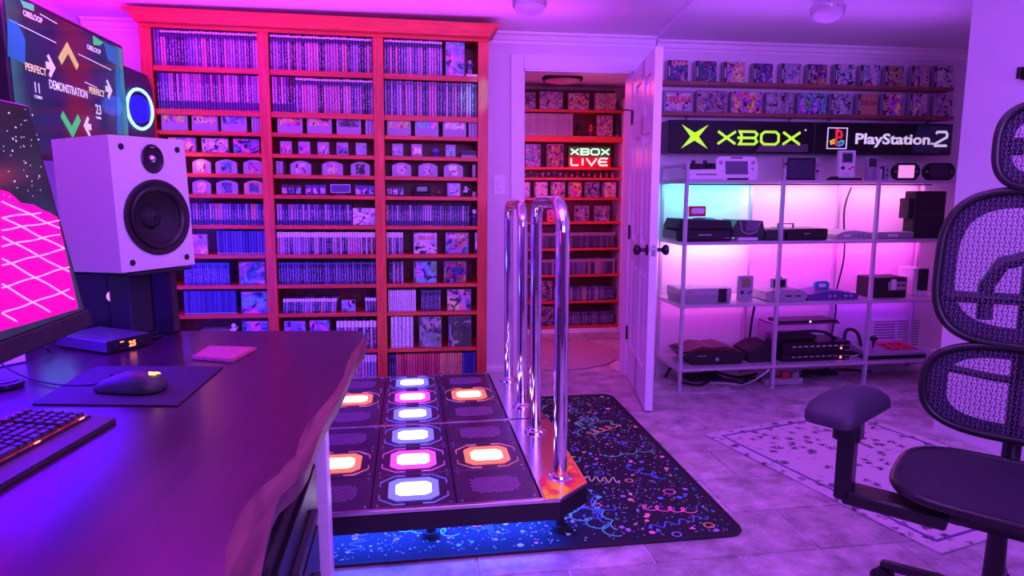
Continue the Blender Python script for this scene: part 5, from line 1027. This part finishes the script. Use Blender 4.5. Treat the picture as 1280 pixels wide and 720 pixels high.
tvt('judgement', 'PERFECT', 31, 57, (87, 94), glass[4]); tvt('judgement', 'PERFECT', 111, 130, (116, 122), glass[4])
tvt('score', '11', 43, 49, (115, 118), glass[0]); tvt('score', '23', 119, 126, (142, 145), glass[0]); tvt('small_caption', 'COMBO', 42, 52, (122, 125), glass[0]); tvt('small_caption', 'COMBO', 119, 126, (148, 150), glass[0])
tvt('small_caption', 'OBELOOP', 28, 52, (19, 29), glass[0]); tvt('small_caption', 'OBELOOP', 108, 125, (61, 67), glass[0])
def spoly(name, pts, m, d=-.004): 
    q = [tp(*p) for p in pts]; MB().prism(q, 'y', d, d+.001).build(name, m, scr)
def chev(name, cx, cy, s_, up, m):
    c_ = tp(cx, cy); u = 1 if up else -1; MB().stroke([(c_[0]-s_, c_[1]-u*s_*.45), (c_[0], c_[1]+u*s_*.45), (c_[0]+s_, c_[1]-u*s_*.45)], s_*.45, -.005, -.004).build(name, m, scr)
chev('arrow_mark', 84, 70, .075, True, glass[2]); chev('arrow_mark', 88, 155, .075, False, glass[1])
for cx, cy, sg in ((62, 83, 1), (135, 112, 1), (108, 158, -1)):
    c_ = tp(cx, cy); k = .045; MB().prism([(c_[0]+k*.8*sg, c_[1]), (c_[0]-k*.2*sg, c_[1]+k), (c_[0]-k*.5*sg, c_[1]+k*.8), (c_[0]-k*.1*sg, c_[1]+k*.3), (c_[0]-k*.8*sg, c_[1]+k*.3), (c_[0]-k*.8*sg, c_[1]-k*.3), (c_[0]-k*.1*sg, c_[1]-k*.3), (c_[0]-k*.5*sg, c_[1]-k*.8), (c_[0]-k*.2*sg, c_[1]-k)], 'y', -.005, -.004).build('arrow_mark', glass[0], scr)
spoly('green_tab', [(24, 0), (41, 6), (41, 14), (28, 9)], glass[1]); spoly('green_tab', [(115, 44), (128, 53), (124, 57), (116, 56)], glass[1])
for (x0_, y0_), (x1_, y1_) in (((10, 24), (69, 53)), ((97, 67), (138, 87)), ((49, 17), (70, 29)), ((105, 102), (120, 109))):
    spoly('meter_line', [(x0_, y0_), (x1_, y1_), (x1_, y1_+1), (x0_, y0_+1)], glass[0])
spoly('teal_area', [(8, 24), (8, 70), (30, 80), (30, 50), (20, 27)], glass[3]); spoly('teal_area', [(128, 52), (146, 62), (146, 82), (134, 75)], glass[3]); spoly('teal_bar', [(144, 84), (148, 84), (151, 168), (146, 168)], glass[3])
MB().box(-.14, .14, .05, .40, h*.35, h*.65, b=.004).build('wall_mount', M['black'], tv)
# --- round-ringed speaker beside the bookcase
q = P(172, 136, Y=3.85); t = thing('ring_speaker', 'black speaker with a glowing blue ring beside the bookcase top', 'speaker', (q.x, q.y+.02, q.z-.17), 1.12); k = .32
MB().prism([(-.095, 0), (.09, 0), (.095, .28), (.07, .35), (-.095, .38)], 'y', 0, .13).build('cabinet', M['dark'], t)
MT = Matrix.Translation((0, -.001, .17)) @ Matrix.Rotation(PI/2, 4, 'X')
MB().lathe([(.086, 0), (.088, .004), (.084, .006), (.072, .001)], 40, M4=MT, cap=False).build('bezel', M['black'], t); MB().tube([(.080*math.cos(a*PI/24), -.006, .17+.10*math.sin(a*PI/24)) for a in range(48)], .0075, 8, closed=True).build('light_ring', mat('ring_light_blue', (.3, .6, 1), .3, emit=(.12, .45, 1.0), es=4, var=.01), t)
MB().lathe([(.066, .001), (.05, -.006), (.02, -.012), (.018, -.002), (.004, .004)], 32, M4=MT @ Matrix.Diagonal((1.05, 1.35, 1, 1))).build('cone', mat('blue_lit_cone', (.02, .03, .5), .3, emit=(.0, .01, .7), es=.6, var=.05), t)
point('ring_speaker_light', (q.x+.03, q.y-.12, q.z), (.05, .12, 1), .5, .05)
q2 = MB().box(-.07, .07, 0, .10, -1.1, -.0, b=.003).build('speaker_pedestal', M['white'], None, (q.x-.05, q.y+.04, q.z-.1705), (0, 0, 1.12)); tag(q2, 'tall white pedestal under the speaker with the blue ring', 'stand')
q2.data.transform(Matrix.Diagonal((1, 1, (q.z-.171)/1.1, 1)))
# --- monitor at the left edge
ptr = P(47, 134, X=-.735); pbr = P(98, 393, X=-.665); zt_, zb = ptr.z, pbr.z
mn = thing('monitor', 'black-framed desktop monitor showing a starry sky over a pink wireframe hill', 'monitor', (-.70, (ptr.y+pbr.y)/2, (zt_+zb)/2)); lean = math.atan2(.07, zt_-zb)
hh = math.hypot(.07, zt_-zb); wm = .86; mn.rotation_euler = (0, 0, 0)
RM = Matrix.Rotation(PI/2, 4, 'Z') @ Matrix.Rotation(-lean, 4, 'X')       # local x away from camera, -y to the room
mn.matrix_world = Matrix.Translation(mn.location) @ RM
MB().box(-wm, 0, .0, .03, -hh/2-.022, hh/2, b=.003).box(-wm*.7, -wm*.3, .03, .07, -.12, .12, b=.01).build('frame', M['black'], mn)
MB().box(-wm, .002, -.006, .0, -hh/2-.03, -hh/2+.003, b=.002).build('chin', M['blackm'], mn)
ms = MB().box(-wm+.01, -.012, -.002, .001, -hh/2+.006, hh/2-.010).build('screen', grad('night_sky_screen', [(0, (.02, .03, .10)), (.35, (.02, .06, .15)), (.55, (.008, .018, .055)), (1, (.012, .015, .03))], 2, -hh/2, hh/2, .8, noise=.35), mn)
IM = (Matrix.Translation(mn.location) @ RM).inverted()
def mp(px, py):        # a point measured on the screen plane
    nrm = RM.to_3x3() @ Vector((0, 1, 0)); o_ = Vector((0, 0, H)); d_ = (P(px, py, Y=1)-o_); s_ = (Vector(mn.location)-o_).dot(nrm)/d_.dot(nrm); w_ = IM @ (o_+d_*s_); return (w_.x, w_.z)
pk = E('screen_pink', (.72, .0, .26), 1.0); pl = E('screen_grid_line', (1, .45, .95), 1.0); ws = E('screen_star', (.8, .8, 1), .9)
prof = [(0, 238), (8, 240), (16, 246), (24, 254), (32, 255), (40, 256), (50, 262), (60, 266), (70, 272)]
bot = [(96, 386), (60, 397), (30, 406), (0, 414)]; poly = [mp(*p) for p in prof+bot]
xm = -wm+.012; lft = [(xm, poly[-1][1]-.0), (xm, poly[0][1]-.02)]
zl_ = -hh/2+.008; poly = [(min(x, -.014), max(z, zl_)) for x, z in poly+lft]
MB().prism(poly, 'y', -.003, -.002).build('pink_hill', pk, ms)
def gl_(pts, wd=.0016):
    q = [mp(*p) for p in pts]; q = [(min(x, -.014), max(z, zl_)) for x, z in q]; return q
mb = MB()
def okp(p): return 0 <= p[0] < 47+(p[1]-134)*.205-4 and p[1] > 246+p[0]*.36 and p[1] < 409-p[0]*.27
for y_, sl in ((236, .44), (252, .47), (272, .50), (296, .53), (324, .56), (356, .58), (392, .60)):
    L_ = [(x_, y_+sl*x_+.6*math.sin(x_*.13+y_)) for x_ in range(0, 100, 6)]; L_ = [p for p in L_ if okp(p)]
    if len(L_) > 1: mb.stroke(gl_(L_), .0022, -.0045, -.003)
for y_, sl in ((272, -.12), (288, -.16), (308, -.20), (332, -.26), (360, -.31), (392, -.35), (428, -.38)):
    L_ = [(x_, y_+sl*x_+.6*math.sin(x_*.15+y_*.7)) for x_ in range(0, 100, 6)]; L_ = [p for p in L_ if okp(p)]
    if len(L_) > 1: mb.stroke(gl_(L_), .0022, -.0045, -.003)
mb.build('grid_lines', pl, ms)
mb = MB(); rr = random.Random(5)
for k in range(44):
    x_, y_ = rr.uniform(1, 50), rr.uniform(136, 250)
    if x_ > 45+(y_-134)*.2: continue
    c_ = mp(x_, y_); s_ = rr.choice((.0007, .0009, .0015)); mb.box(c_[0]-s_, c_[0]+s_, -.0035, -.003, c_[1]-s_, c_[1]+s_)
o = mb.build('stars', ws, ms); o['kind'] = 'stuff'
MB().box(-wm*.6, -wm*.4, .07, .10, -hh/2-.2, .05).box(-wm*.7, -wm*.3, .0, .14, -.0, .0).build('stand_neck', M['black'], mn)
MB().cyl((-1.12, 1.22, .7506), (-1.12, 1.22, .757), .10, n=28).box(-1.14, -.93, 1.18, 1.26, .757, .775).build('stand_foot', M['black'], None).parent = mn
f_ = [c for c in mn.children if c.name.startswith('stand_foot')][0]; f_.matrix_parent_inverse = (Matrix.Translation(mn.location) @ RM).inverted()
# --- white bookshelf speaker on a black stand
AZ = math.radians(58); n0 = Vector((math.sin(AZ), -math.cos(AZ), 0)); u0 = Vector((math.cos(AZ), math.sin(AZ), 0))
KS = 1.16; spw, sph, spd = .245, .375, .235; c0 = Vector((-.79*KS, 2.0*KS, 1.25-.230*KS))
sp = thing('bookshelf_speaker', 'large white speaker with black woofer and tweeter on the desk stand', 'speaker', c0, AZ); sp.rotation_euler = (-.03, 0, AZ); sp.scale = (KS, KS, KS)
wx, wz, wr = spw*.53, .148, .100
angs = sorted([2*PI*k/48 for k in range(48)]+[math.atan2(cz-wz, cx-wx) % (2*PI) for cx in (0, spw) for cz in (0, sph)])
V = []
for a in angs:
    c_, s_ = math.cos(a), math.sin(a); ts = [t for t in ((spw-wx)/c_ if c_ > 1e-6 else 9, -wx/c_ if c_ < -1e-6 else 9, (sph-wz)/s_ if s_ > 1e-6 else 9, -wz/s_ if s_ < -1e-6 else 9)]; t_ = min(ts)
    V += [(wx+wr*c_, 0, wz+wr*s_), (wx+t_*c_, 0, wz+t_*s_), (wx+wr*c_, .05, wz+wr*s_)]
na = len(angs); Fc = []
for i in range(na): j = (i+1) % na; Fc += [(3*i, 3*i+1, 3*j+1, 3*j), (3*i, 3*j, 3*j+2, 3*i+2)]
cab_ = MB().add(V, Fc); cab_.add([(0, 0, 0), (spw, 0, 0), (spw, spd, 0), (0, spd, 0), (0, 0, sph), (spw, 0, sph), (spw, spd, sph), (0, spd, sph)], [(0, 3, 2, 1), (4, 5, 6, 7), (1, 2, 6, 5), (2, 3, 7, 6), (3, 0, 4, 7)])
cab_.build('cabinet', mat('white_speaker_lacquer', (.84, .80, .86), .4, var=.01), sp)
def spl(x, z): return Matrix.Translation((x, -.0005, z)) @ Matrix.Rotation(PI/2, 4, 'X')
wo = MB().lathe([(.108, 0), (.109, .003), (.103, .006), (.096, .003), (.091, .002)], 48, M4=spl(spw*.53, .148), cap=False).build('woofer_frame', M['blackm'], sp)
MB().lathe([(.092, .002), (.090, .007), (.084, .009), (.078, .006), (.074, -.001)], 48, M4=spl(spw*.53, .148), cap=False).build('rubber_surround', M['black'], wo)
MB().lathe([(.0755, -.0005), (.06, -.016), (.045, -.027), (.034, -.032), (.033, -.030), (.028, -.022), (.018, -.015), (.003, -.012)], 48, M4=spl(spw*.53, .148), cap=False).build('cone', M['blackm'], wo)
tw = MB().lathe([(.036, 0), (.037, .002), (.034, .004), (.028, .001), (.018, .0006), (.013, .0006)], 36, M4=spl(spw*.53, .315) @ Matrix.Diagonal((1, 1.12, 1, 1))).build('tweeter_plate', M['black'], sp)
MB().lathe([(.0135, -.004), (.011, .004), (.006, .008), (.002, .009)], 24, M4=spl(spw*.53, .315)).build('dome', M['chrome'], tw); MB().box(spw*.53-.007, spw*.53+.007, -.0055, -.0045, .346, .3495).build('small_badge', M['lgrey'], tw)
for x_, z_ in ((.035, .345), (spw-.028, .345), (.035, .025), (spw-.028, .025)): MB().lathe([(.0085, 0), (.009, .001), (.006, .002)], 14, M4=spl(x_, z_)).build('grille_socket', M['black'], sp)
# cut real hollows for the drivers (cones sit inside the cabinet front)
zt2 = c0.z-.003; cs2 = P(170, 421, Z=.7506)
ss = thing('speaker_stand', 'black column stand carrying the white speaker', 'stand', (cs2.x, cs2.y, .7506), AZ); hs_ = zt2-.7506
MB().box(-.05, .17, -.09, .12, hs_-.012, hs_-.001, b=.003).build('top_plate', M['black'], ss); MB().box(-.035, .05, -.03, .07, .012, hs_-.012, b=.004).build('column', M['blackm'], ss); MB().box(-.05, .08, -.035, .09, 0, .012, b=.003).build('base_plate', M['black'], ss)
c1 = P(207, 415, Z=.7506); o = MB().box(-.02, .05, -.065, .0, 0, .222, b=.004).build('black_cabinet', M['black'], None, (c1.x-.01, c1.y+.03, .7506)); tag(o, 'narrow black upright box on the desk behind the white speaker', 'box')
c1 = P(203, 414, Z=.7506); o = MB().box(-.05, .03, -.03, .02, 0, .008, b=.003).build('flat_black_plate', M['black'], None, (c1.x, c1.y-.10, .7506)); tag(o, 'thin black plate on the desk at the foot of the speaker stand', 'plate')
# --- computer tower with lit fans behind the monitor
pc = thing('computer_tower', 'dark computer case with blue-lit fans behind the monitor', 'computer', (-1.22, 2.50, .7506), math.radians(20))
MB().box(-.26, .20, -.05, .10, 0, .222, b=.006).build('case', M['blackm'], pc); MB().box(-.25, .19, -.053, -.049, .01, .212).build('side_panel', M['black'], pc)
led = mat('dotted_blue_led', (.3, .7, 1), .3, emit=(.2, .6, 1), es=5, var=.01)
c_ = P(100, 362, Y=2.05)
for dx, sc, nm in ((0, 1, 'fan_light_ring'), (0, .62, 'fan_light_ring')):
    mb = MB()
    for i in range(30):
        a = 2*PI*i/30; r_ = .050*sc; mb.box(-.0025, .0025, -.004, .0, -.0025, .0025, M4=Matrix.Translation((.008+r_*math.cos(a), -.053, .160+r_*math.sin(a))))
    mb.build(nm, led, pc)
MB().lathe([(.056, 0), (.057, .003), (.052, .003), (.02, .001)], 28, M4=Matrix.Translation((.008, -.052, .160)) @ Matrix.Rotation(PI/2, 4, 'X')).build('fan', mat('blue_fan', (.01, .01, .3), .3, emit=(0, .005, .5), es=.3, var=.05), pc)
MB().cyl((.185, -.056, .13), (.185, -.052, .13), .02, n=18).build('round_light', M['pinkscreen'], pc)
# --- amplifier with digits
AZ2 = math.radians(57); c1 = P(135, 443.5, Z=.7506)
am_ = thing('headphone_amplifier', 'flat grey amplifier showing orange digits at the foot of the speaker', 'amplifier', (c1.x, c1.y, .7506), AZ2); W_, D_, H_ = .15, .25, .040
MB().box(0, W_, .003, D_, .003, H_, b=.003).build('housing', mat('blue_grey_metal', (.16, .15, .22), .35, .5, var=.05), am_); fp = MB().box(0, W_, 0, .003, .003, H_).build('front_panel', M['black'], am_)
link('digits', text_mesh('digits', '25', .024, M['ledor'], .0004, .0008), fp, (W_*.55, -.001, .011)); MB().box(W_*.28, W_*.36, -.001, 0, .029, .032).build('indicator', M['ledor'], fp); MB().lathe([(.011, 0), (.010, .008), (.003, .009)], 18, M4=Matrix.Translation((W_*.18, 0, .018)) @ Matrix.Rotation(PI/2, 4, 'X')).build('knob', M['black'], fp)
MB().box(.01, .025, .01, .03, 0, .003).box(W_-.025, W_-.01, .01, .03, 0, .003).box(.01, .025, D_-.03, D_-.01, 0, .003).box(W_-.025, W_-.01, D_-.03, D_-.01, 0, .003).build('rubber_feet', M['black'], am_)
# --- mousepad, mouse, keyboard, small things
pp = [P(*p, Z=.7506) for p in ((279, 459), (222, 508), (40, 506), (118, 459))]; o = MB().prism([(p.x, p.y) for p in pp], 'z', .7504, .7535).build('mouse_pad', mat('mouse_pad_cloth', (.03, .022, .045), .8, var=.15, scale=200)); tag(o, 'dark rectangular mouse pad under the mouse', 'mouse pad')
c1 = P(166, 488, Z=.754); ms_ = thing('computer_mouse', 'black wired mouse with a glowing yellow emblem', 'mouse', (c1.x, c1.y+.0, .7536), math.radians(-72))
# local: +x to the front of the mouse
def blob(name, rings, m, par, n=20):
    V = []; Fc = []
    for (x_, hw, ht, zb_) in rings:
        for k in range(n):
            a = 2*PI*k/n; cs_, sn = math.cos(a), math.sin(a); V.append((x_, hw*math.copysign(abs(cs_)**.75, cs_), zb_+(ht if sn > 0 else .004)*abs(sn)**.8*(1 if sn > 0 else -1)))
    for j in range(len(rings)-1):
        for k in range(n): Fc.append((j*n+k, j*n+(k+1) % n, (j+1)*n+(k+1) % n, (j+1)*n+k))
    Fc += [tuple(range(n)), tuple(range((len(rings)-1)*n, len(rings)*n))]
    mb = MB(); mb.add(V, Fc, 0, True); return mb.build(name, m, par)
ms_.rotation_euler = (0, 0, math.radians(165)); ms_.scale = (1.32, 1.32, 1.25)
blob('shell', [(-.064, .006, .006, .008), (-.060, .018, .018, .006), (-.045, .030, .030, .005), (-.02, .034, .036, .005), (.01, .032, .034, .005), (.035, .031, .026, .005), (.055, .029, .016, .005), (.062, .024, .008, .006)], M['dark'], ms_)
MB().tube([(.055, 0, .020), (.035, 0, .0305), (.015, 0, .038)], .0012, 6).build('button_split', M['black'], ms_); MB().cyl((.036, -.004, .026), (.036, .004, .026), .007, n=16).build('scroll_wheel', M['black'], ms_)
MB().prism([(-.048, -.008), (-.040, -.002), (-.046, .004), (-.036, .009), (-.030, .002), (-.026, -.004), (-.034, -.007), (-.04, -.012)], 'z', .0425, .0440, M4=Matrix.Rotation(-.15, 4, 'Y') @ Matrix.Translation((0, 0, -.001))).build('lit_emblem', mat('yellow_emblem', (1, .7, .1), .3, emit=(1, .62, .05), es=2.5, var=.02), ms_)
MB().box(.004, .03, -.0355, -.030, .016, .022, b=.002).box(-.022, .0, -.036, -.031, .017, .022, b=.002).build('thumb_buttons', M['black'], ms_); MB().box(.058, .064, -.016, -.010, .012, .017).build('front_light', M['ledw'], ms_)
cab('black mouse cable curving across the desk to the left edge', [P(128, 478, Z=.762), P(110, 481, Z=.756), P(75, 481, Z=.755), P(40, 474, Z=.756), P(12, 462, Z=.762), P(-8, 448, Z=.78), P(-40, 440, Z=.80)], .0025)
# keyboard
A_ = P(145, 527, Z=.752); B_ = P(0, 612, Z=.752); kd = (B_-A_).normalized(); ka = math.atan2(kd.y, kd.x)
kb = thing('keyboard', 'black mechanical keyboard with red-lit key gaps at the desk front', 'keyboard', (A_.x, A_.y, .7506), ka)      # +x towards the camera along the front edge, -y to the left (back rows)
MB().prism([(.0, .0), (.0, .010), (-.045, .016), (-.045, .0)], 'x', 0, .44).build('wrist_lip', M['dark'], kb)
MB().prism([(-.045, .0), (-.045, .020), (-.20, .030), (-.20, .0)], 'x', .012, .44).build('chassis', M['blackm'], kb)
MB().prism([(-.05, .0202), (-.05, .0212), (-.195, .0308), (-.195, .0298)], 'x', .016, .436).build('backlight', mat('red_backlight', (.6, .04, .04), .5, emit=(1, .05, .06), es=.22, var=.3, scale=60), kb)
kmesh = {}
def keym(w_):
    if w_ not in kmesh:
        a_, b_, s_ = w_/2, .0082, .0022
        kmesh[w_] = MB().add([(-a_, -b_, 0), (a_, -b_, 0), (a_, b_, 0), (-a_, b_, 0), (-a_+s_, -b_+s_, .010), (a_-s_, -b_+s_, .010), (a_-s_, b_-s_, .0092), (-a_+s_, b_-s_, .0092)], [(0, 3, 2, 1), (4, 5, 6, 7), (0, 1, 5, 4), (1, 2, 6, 5), (2, 3, 7, 6), (3, 0, 4, 7)]).mesh('key', M['dark'])
    return kmesh[w_]
for r in range(6):
    y_ = -.060-r*.0205-(.006 if r == 5 else 0); z_ = .0215+(-y_-.05)*.066; x_ = .022; k = 0
    while x_ < .42:
        w_ = .0178
        if r == 0 and k in (5, 6, 10): w_ = .023
        if r == 0 and k == 9: w_ = .105
        if r in (1, 2) and k == 5: w_ = .042
        link('key', keym(w_), kb, (x_+w_/2, y_, z_)); x_ += w_+.0018+(.008 if k in (3,) else 0); k += 1
for i in range(9): MB().box(.03+i*.045, .045+i*.045, -.0495, -.0475, .0205, .0225).build('glow_gap', M['ledred'] if i % 3 == 0 else M['redp'], kb)
c1 = P(12, 484, Z=.7506); t = thing('desk_puck', 'small black round puck at the left edge of the desk', 'controller', (c1.x-.01, c1.y, .7506)); MB().lathe([(.040, 0), (.042, .006), (.040, .014), (.03, .017), (.004, .018)], 28).build('body', M['black'], t); MB().lathe([(.028, .0165), (.03, .019), (.026, .020), (.004, .020)], 24).build('dial', M['dark'], t)
pp = [P(*p, Z=.7506) for p in ((240, 449), (291, 453), (321, 437), (262, 435))]; o = MB().prism([(p.x, p.y) for p in pp], 'z', .7506, .759).build('square_coaster', mat('pink_woven_coaster', (.55, .12, .22), .7, var=.3, scale=120, bump=.5)); tag(o, 'thin reddish woven square coaster on the desk right of the mouse pad', 'coaster')
ca = [(a.x, a.y) for a in pp]; cx_ = sum(a[0] for a in ca)/4; cy_ = sum(a[1] for a in ca)/4
MB().tube([(cx_+(x-cx_)*.94, cy_+(y-cy_)*.94, .759) for x, y in ca], .0012, 5, closed=True).build('stitching', M['redp'], o)
c1 = P(33, 452, Z=.7506); t = thing('white_speaker_foot', 'white block under the monitor at the left edge', 'box', (c1.x, c1.y, .7506), math.radians(52)); MB().box(-.16, 0, 0, .08, 0, .085, b=.003).build('body', M['white'], t)
MB().box(-.159, -.001, -.001, .001, .001, .004).build('base_line', M['lgrey'], t)
cab('black cable hanging by the amplifier', [P(62, 440, Z=.76), P(57, 433, Z=.78), P(60, 424, Z=.79), P(66, 420, Z=.78)], .003)
# ================================================================== the office chair
ac = P(1062, 492, Z=.69); yaw = math.radians(-48)
ch = thing('office_chair', 'black mesh office chair with headrest and padded armrest at the right', 'chair', (0, 0, 0), yaw)
def armpos(): v = Vector((-.352, -.20, 0)); v.rotate(Euler((0, 0, yaw))); return v
ap = armpos(); ch.location = (ac.x-ap.x, ac.y-ap.y, 0)
def ring(w0, w1, hgt, zc, n=56, e=3.2, y=lambda x, z: 0):
    o = []
    for i in range(n):
        a = 2*PI*i/n; c_, s_ = math.cos(a), math.sin(a); z_ = math.copysign(abs(s_)**(2/e), s_)*hgt/2; t_ = (z_/hgt+.5); w_ = w0+(w1-w0)*t_; x_ = math.copysign(abs(c_)**(2/e), c_)*w_/2
        o.append((x_, y(x_, zc+z_), zc+z_))
    return o
def bow(x, z): return .235+.05*(z-.95)-.30*x*x
mesh_m = mat('chair_mesh_thread', (.10, .07, .16), .55, var=.15)
def meshpanel(name, w0, w1, hgt, zc, par, cell=.0125, e=3.2, off=0, kind=True):
    mb = MB(); nz = int(hgt/cell*1.0); nx = int(max(w0, w1)/cell)
    def inside(x, z):
        t_ = (z-zc)/hgt+.5; w_ = (w0+(w1-w0)*t_)/2*.985; return abs(x/w_)**e+abs((z-zc)/(hgt/2*.985))**e < 1
    for i in range(nx+1):
        for j in range(nz):
            x0 = -max(w0, w1)/2+i*cell; z0 = zc-hgt/2+j*cell; z1 = z0+cell; s_ = cell*.24*(1 if j % 2 else -1); s_ = s_ if i % 2 else -s_
            xa, xb = x0-s_, x0+s_
            if not (inside(xa, z0) and inside(xb, z1)): continue
            t_ = .0016; mb.add([(xa-t_, bow(xa, z0)+off, z0), (xa+t_, bow(xa, z0)+off-.0006, z0), (xb+t_, bow(xb, z1)+off-.0006, z1), (xb-t_, bow(xb, z1)+off, z1)], [(0, 1, 2, 3)])
            if j % 2 == (i % 2): 
                if inside(x0+cell, z0): mb.add([(xa, bow(xa, z0)+off, z0-t_*.8), (x0+cell-s_, bow(xa, z0)+off, z0-t_*.8), (x0+cell-s_, bow(xa, z0)+off, z0+t_*.8), (xa, bow(xa, z0)+off, z0+t_*.8)], [(0, 1, 2, 3)])
    o = mb.build(name, mesh_m, par); o['kind'] = 'stuff'; return o
bz = (P(1280, 238, Y=1.95).z+P(1280, 436, Y=1.95).z)/2
BK = dict(w0=.46, w1=.44, hgt=.45, zc=1.02)
bf = MB().tube(ring(BK['w0'], BK['w1'], BK['hgt'], BK['zc'], y=bow), .0125, 10, closed=True).build('backrest_frame', M['black'], ch)
meshpanel('backrest_mesh', BK['w0'], BK['w1'], BK['hgt'], BK['zc'], ch)
def annulus(name, w0, w1, hgt, zc, k, off, par, m):
    A_ = ring(w0*.99, w1*.99, hgt*.99, zc, y=lambda x, z: bow(x, z)+off); B_ = ring(w0*k, w1*k, hgt*(k-.02), zc, y=lambda x, z: bow(x, z)+off); n_ = len(A_)
    C_ = [(x, y+.008, z) for x, y, z in A_]; D_ = [(x, y+.008, z) for x, y, z in B_]; Fc = []
    for i in range(n_): j = (i+1) % n_; Fc += [(i, j, n_+j, n_+i), (2*n_+i, 2*n_+j, 3*n_+j, 3*n_+i), (i, j, 2*n_+j, 2*n_+i), (n_+i, n_+j, 3*n_+j, 3*n_+i)]
    mb = MB(); mb.add(A_+B_+C_+D_, Fc); return mb.build(name, m, par)
fab = mat('dark_mesh_border', (.022, .014, .035), .7, var=.2)
annulus('border_band', BK['w0'], BK['w1'], BK['hgt'], BK['zc'], .80, .012, ch, fab)
MB().tube([(-.20, bow(.20, .94)+.02, .925), (0, bow(0, .94)+.022, .93), (.20, bow(.2, .94)+.02, .925)], .018, 8).tube([(-.10, .27, .86), (-.105, .275, .96), (-.07, .28, 1.03), (0, .285, 1.055), (.07, .28, 1.03), (.105, .275, .96), (.10, .27, .86)], .022, 8).build('back_bracket', M['black'], ch)
def bow2(x, z): return bow(x, z)
LB = dict(w0=.47, w1=.47, hgt=.27, zc=.655)
MB().tube(ring(LB['w0'], LB['w1'], LB['hgt'], LB['zc'], e=2.8, y=bow), .0125, 10, closed=True).build('lumbar_frame', M['black'], ch); meshpanel('lumbar_mesh', LB['w0'], LB['w1'], LB['hgt'], LB['zc'], ch, e=2.8)
annulus('lumbar_band', LB['w0'], LB['w1'], LB['hgt'], LB['zc'], .74, .012, ch, fab)
MB().tube([(-.19, bow(.19, .70)+.022, .705), (-.06, .26, .688), (.06, .26, .688), (.19, bow(.19, .70)+.022, .705)], .012, 8).tube([(0, .265, .50), (0, .265, .77)], .045, 8, flat=.5).build('lumbar_bracket', M['black'], ch)
HB = dict(w0=.30, w1=.26, hgt=.15, zc=1.315)
MB().tube(ring(.22, .22, .235, 1.37, e=2.8, y=lambda x, z: bow(x, z)-.01), .012, 10, closed=True).build('headrest_frame', M['black'], ch); meshpanel('headrest_mesh', .22, .22, .235, 1.37, ch, e=2.8, off=-.01); annulus('headrest_band', .22, .22, .235, 1.37, .66, .004, ch, fab)
MB().tube([(0, .27, .40), (0, .33, .6), (0, .335, .9), (0, .30, 1.25), (0, .275, 1.37)], .018, 10, flat=1.4).build('spine_post', M['black'], ch)
MB().box(-.09, .09, .25, .275, 1.345, 1.395, b=.01).build('headrest_bracket', M['black'], ch)
st2 = MB().tube(ring(.50, .48, .46, 0, e=3.4), .013, 10, closed=True, ); 
so = st2.build('seat_frame', M['black'], ch, (0, -.03, .455), (PI/2, 0, 0)); MB().prism(rrect(.47, .44, .12, 6, 0, -.03), 'z', .45, .462).build('seat_mesh', fab, ch)
MB().box(-.12, .12, -.14, .12, .36, .44, b=.02).build('tilt_mechanism', M['black'], ch); MB().cyl((0, 0, .10), (0, 0, .37), .028, .022, 16).build('gas_column', M['black'], ch)
for k in range(5):
    a = 2*PI*k/5+.3; l_ = MB().tube([(0, 0, .115), (.14*math.cos(a), .14*math.sin(a), .11), (.30*math.cos(a), .30*math.sin(a), .075)], .02, 8, flat=.8).build('base_leg', M['black'], ch)
    x_, y_ = .30*math.cos(a), .30*math.sin(a); MB().cyl((x_-.024*math.sin(a), y_+.024*math.cos(a), .037), (x_-.006*math.sin(a), y_+.006*math.cos(a), .037), .027, n=18).cyl((x_+.006*math.sin(a), y_-.006*math.cos(a), .037), (x_+.024*math.sin(a), y_-.024*math.cos(a), .037), .027, n=18).cyl((x_, y_, .04), (x_, y_, .075), .008, n=8).build('castor', M['blackm'], l_)
padm = mat('armrest_pad', (.035, .025, .05), .55, var=.1, scale=120)
for s_ in (-1, 1):
    V = []; Fc = []; nx, ny = 10, 12
    pr = rrect(.135, .30, .035, 5)
    lay = [(.90, -.012), (1.0, .0), (1.0, .018), (.93, .032), (.7, .042), (.3, .046)]; nn = len(pr)
    for k_, z_ in lay: 
        for x_, y_ in pr: V.append((x_*k_, y_*k_, z_-.9*(x_*k_)**2*1.2-.9*(y_*k_)**2*1.5))
    for j in range(len(lay)-1):
        for i in range(nn): Fc.append((j*nn+i, j*nn+(i+1) % nn, (j+1)*nn+(i+1) % nn, (j+1)*nn+i))
    Fc += [tuple(range(nn)), tuple(range((len(lay)-1)*nn, len(lay)*nn))]
    mb = MB(); mb.add(V, Fc, 0, True); ar = mb.build('armrest_pad', padm, ch, (s_*.352, -.20, .664), (0, 0, math.radians(-8 if s_ < 0 else 8)))
    MB().prism(rrect(.07, .09, .02, 4, s_*.352, -.18), 'z', .56, .668).box(s_*.352-.022, s_*.352+.022, -.21, -.15, .38, .57, b=.006).box(min(s_*.352, s_*.10), max(s_*.352, s_*.10), -.21, -.12, .37, .41, b=.006).build('armrest_post', M['black'], ch)
hk = P(1276, 92, X=XR-.03); t = thing('wall_bracket', 'small black bracket on the right wall above the chair headrest', 'hook', (XR, hk.y-.03, hk.z)); MB().box(-.01, 0, -.05, .05, -.025, .025, b=.002).build('plate', M['black'], t); [MB().box(-.035, -.01, a, a+.02, -.02, .03, b=.002).build('prong', M['black'], t) for a in (-.05, .03)]
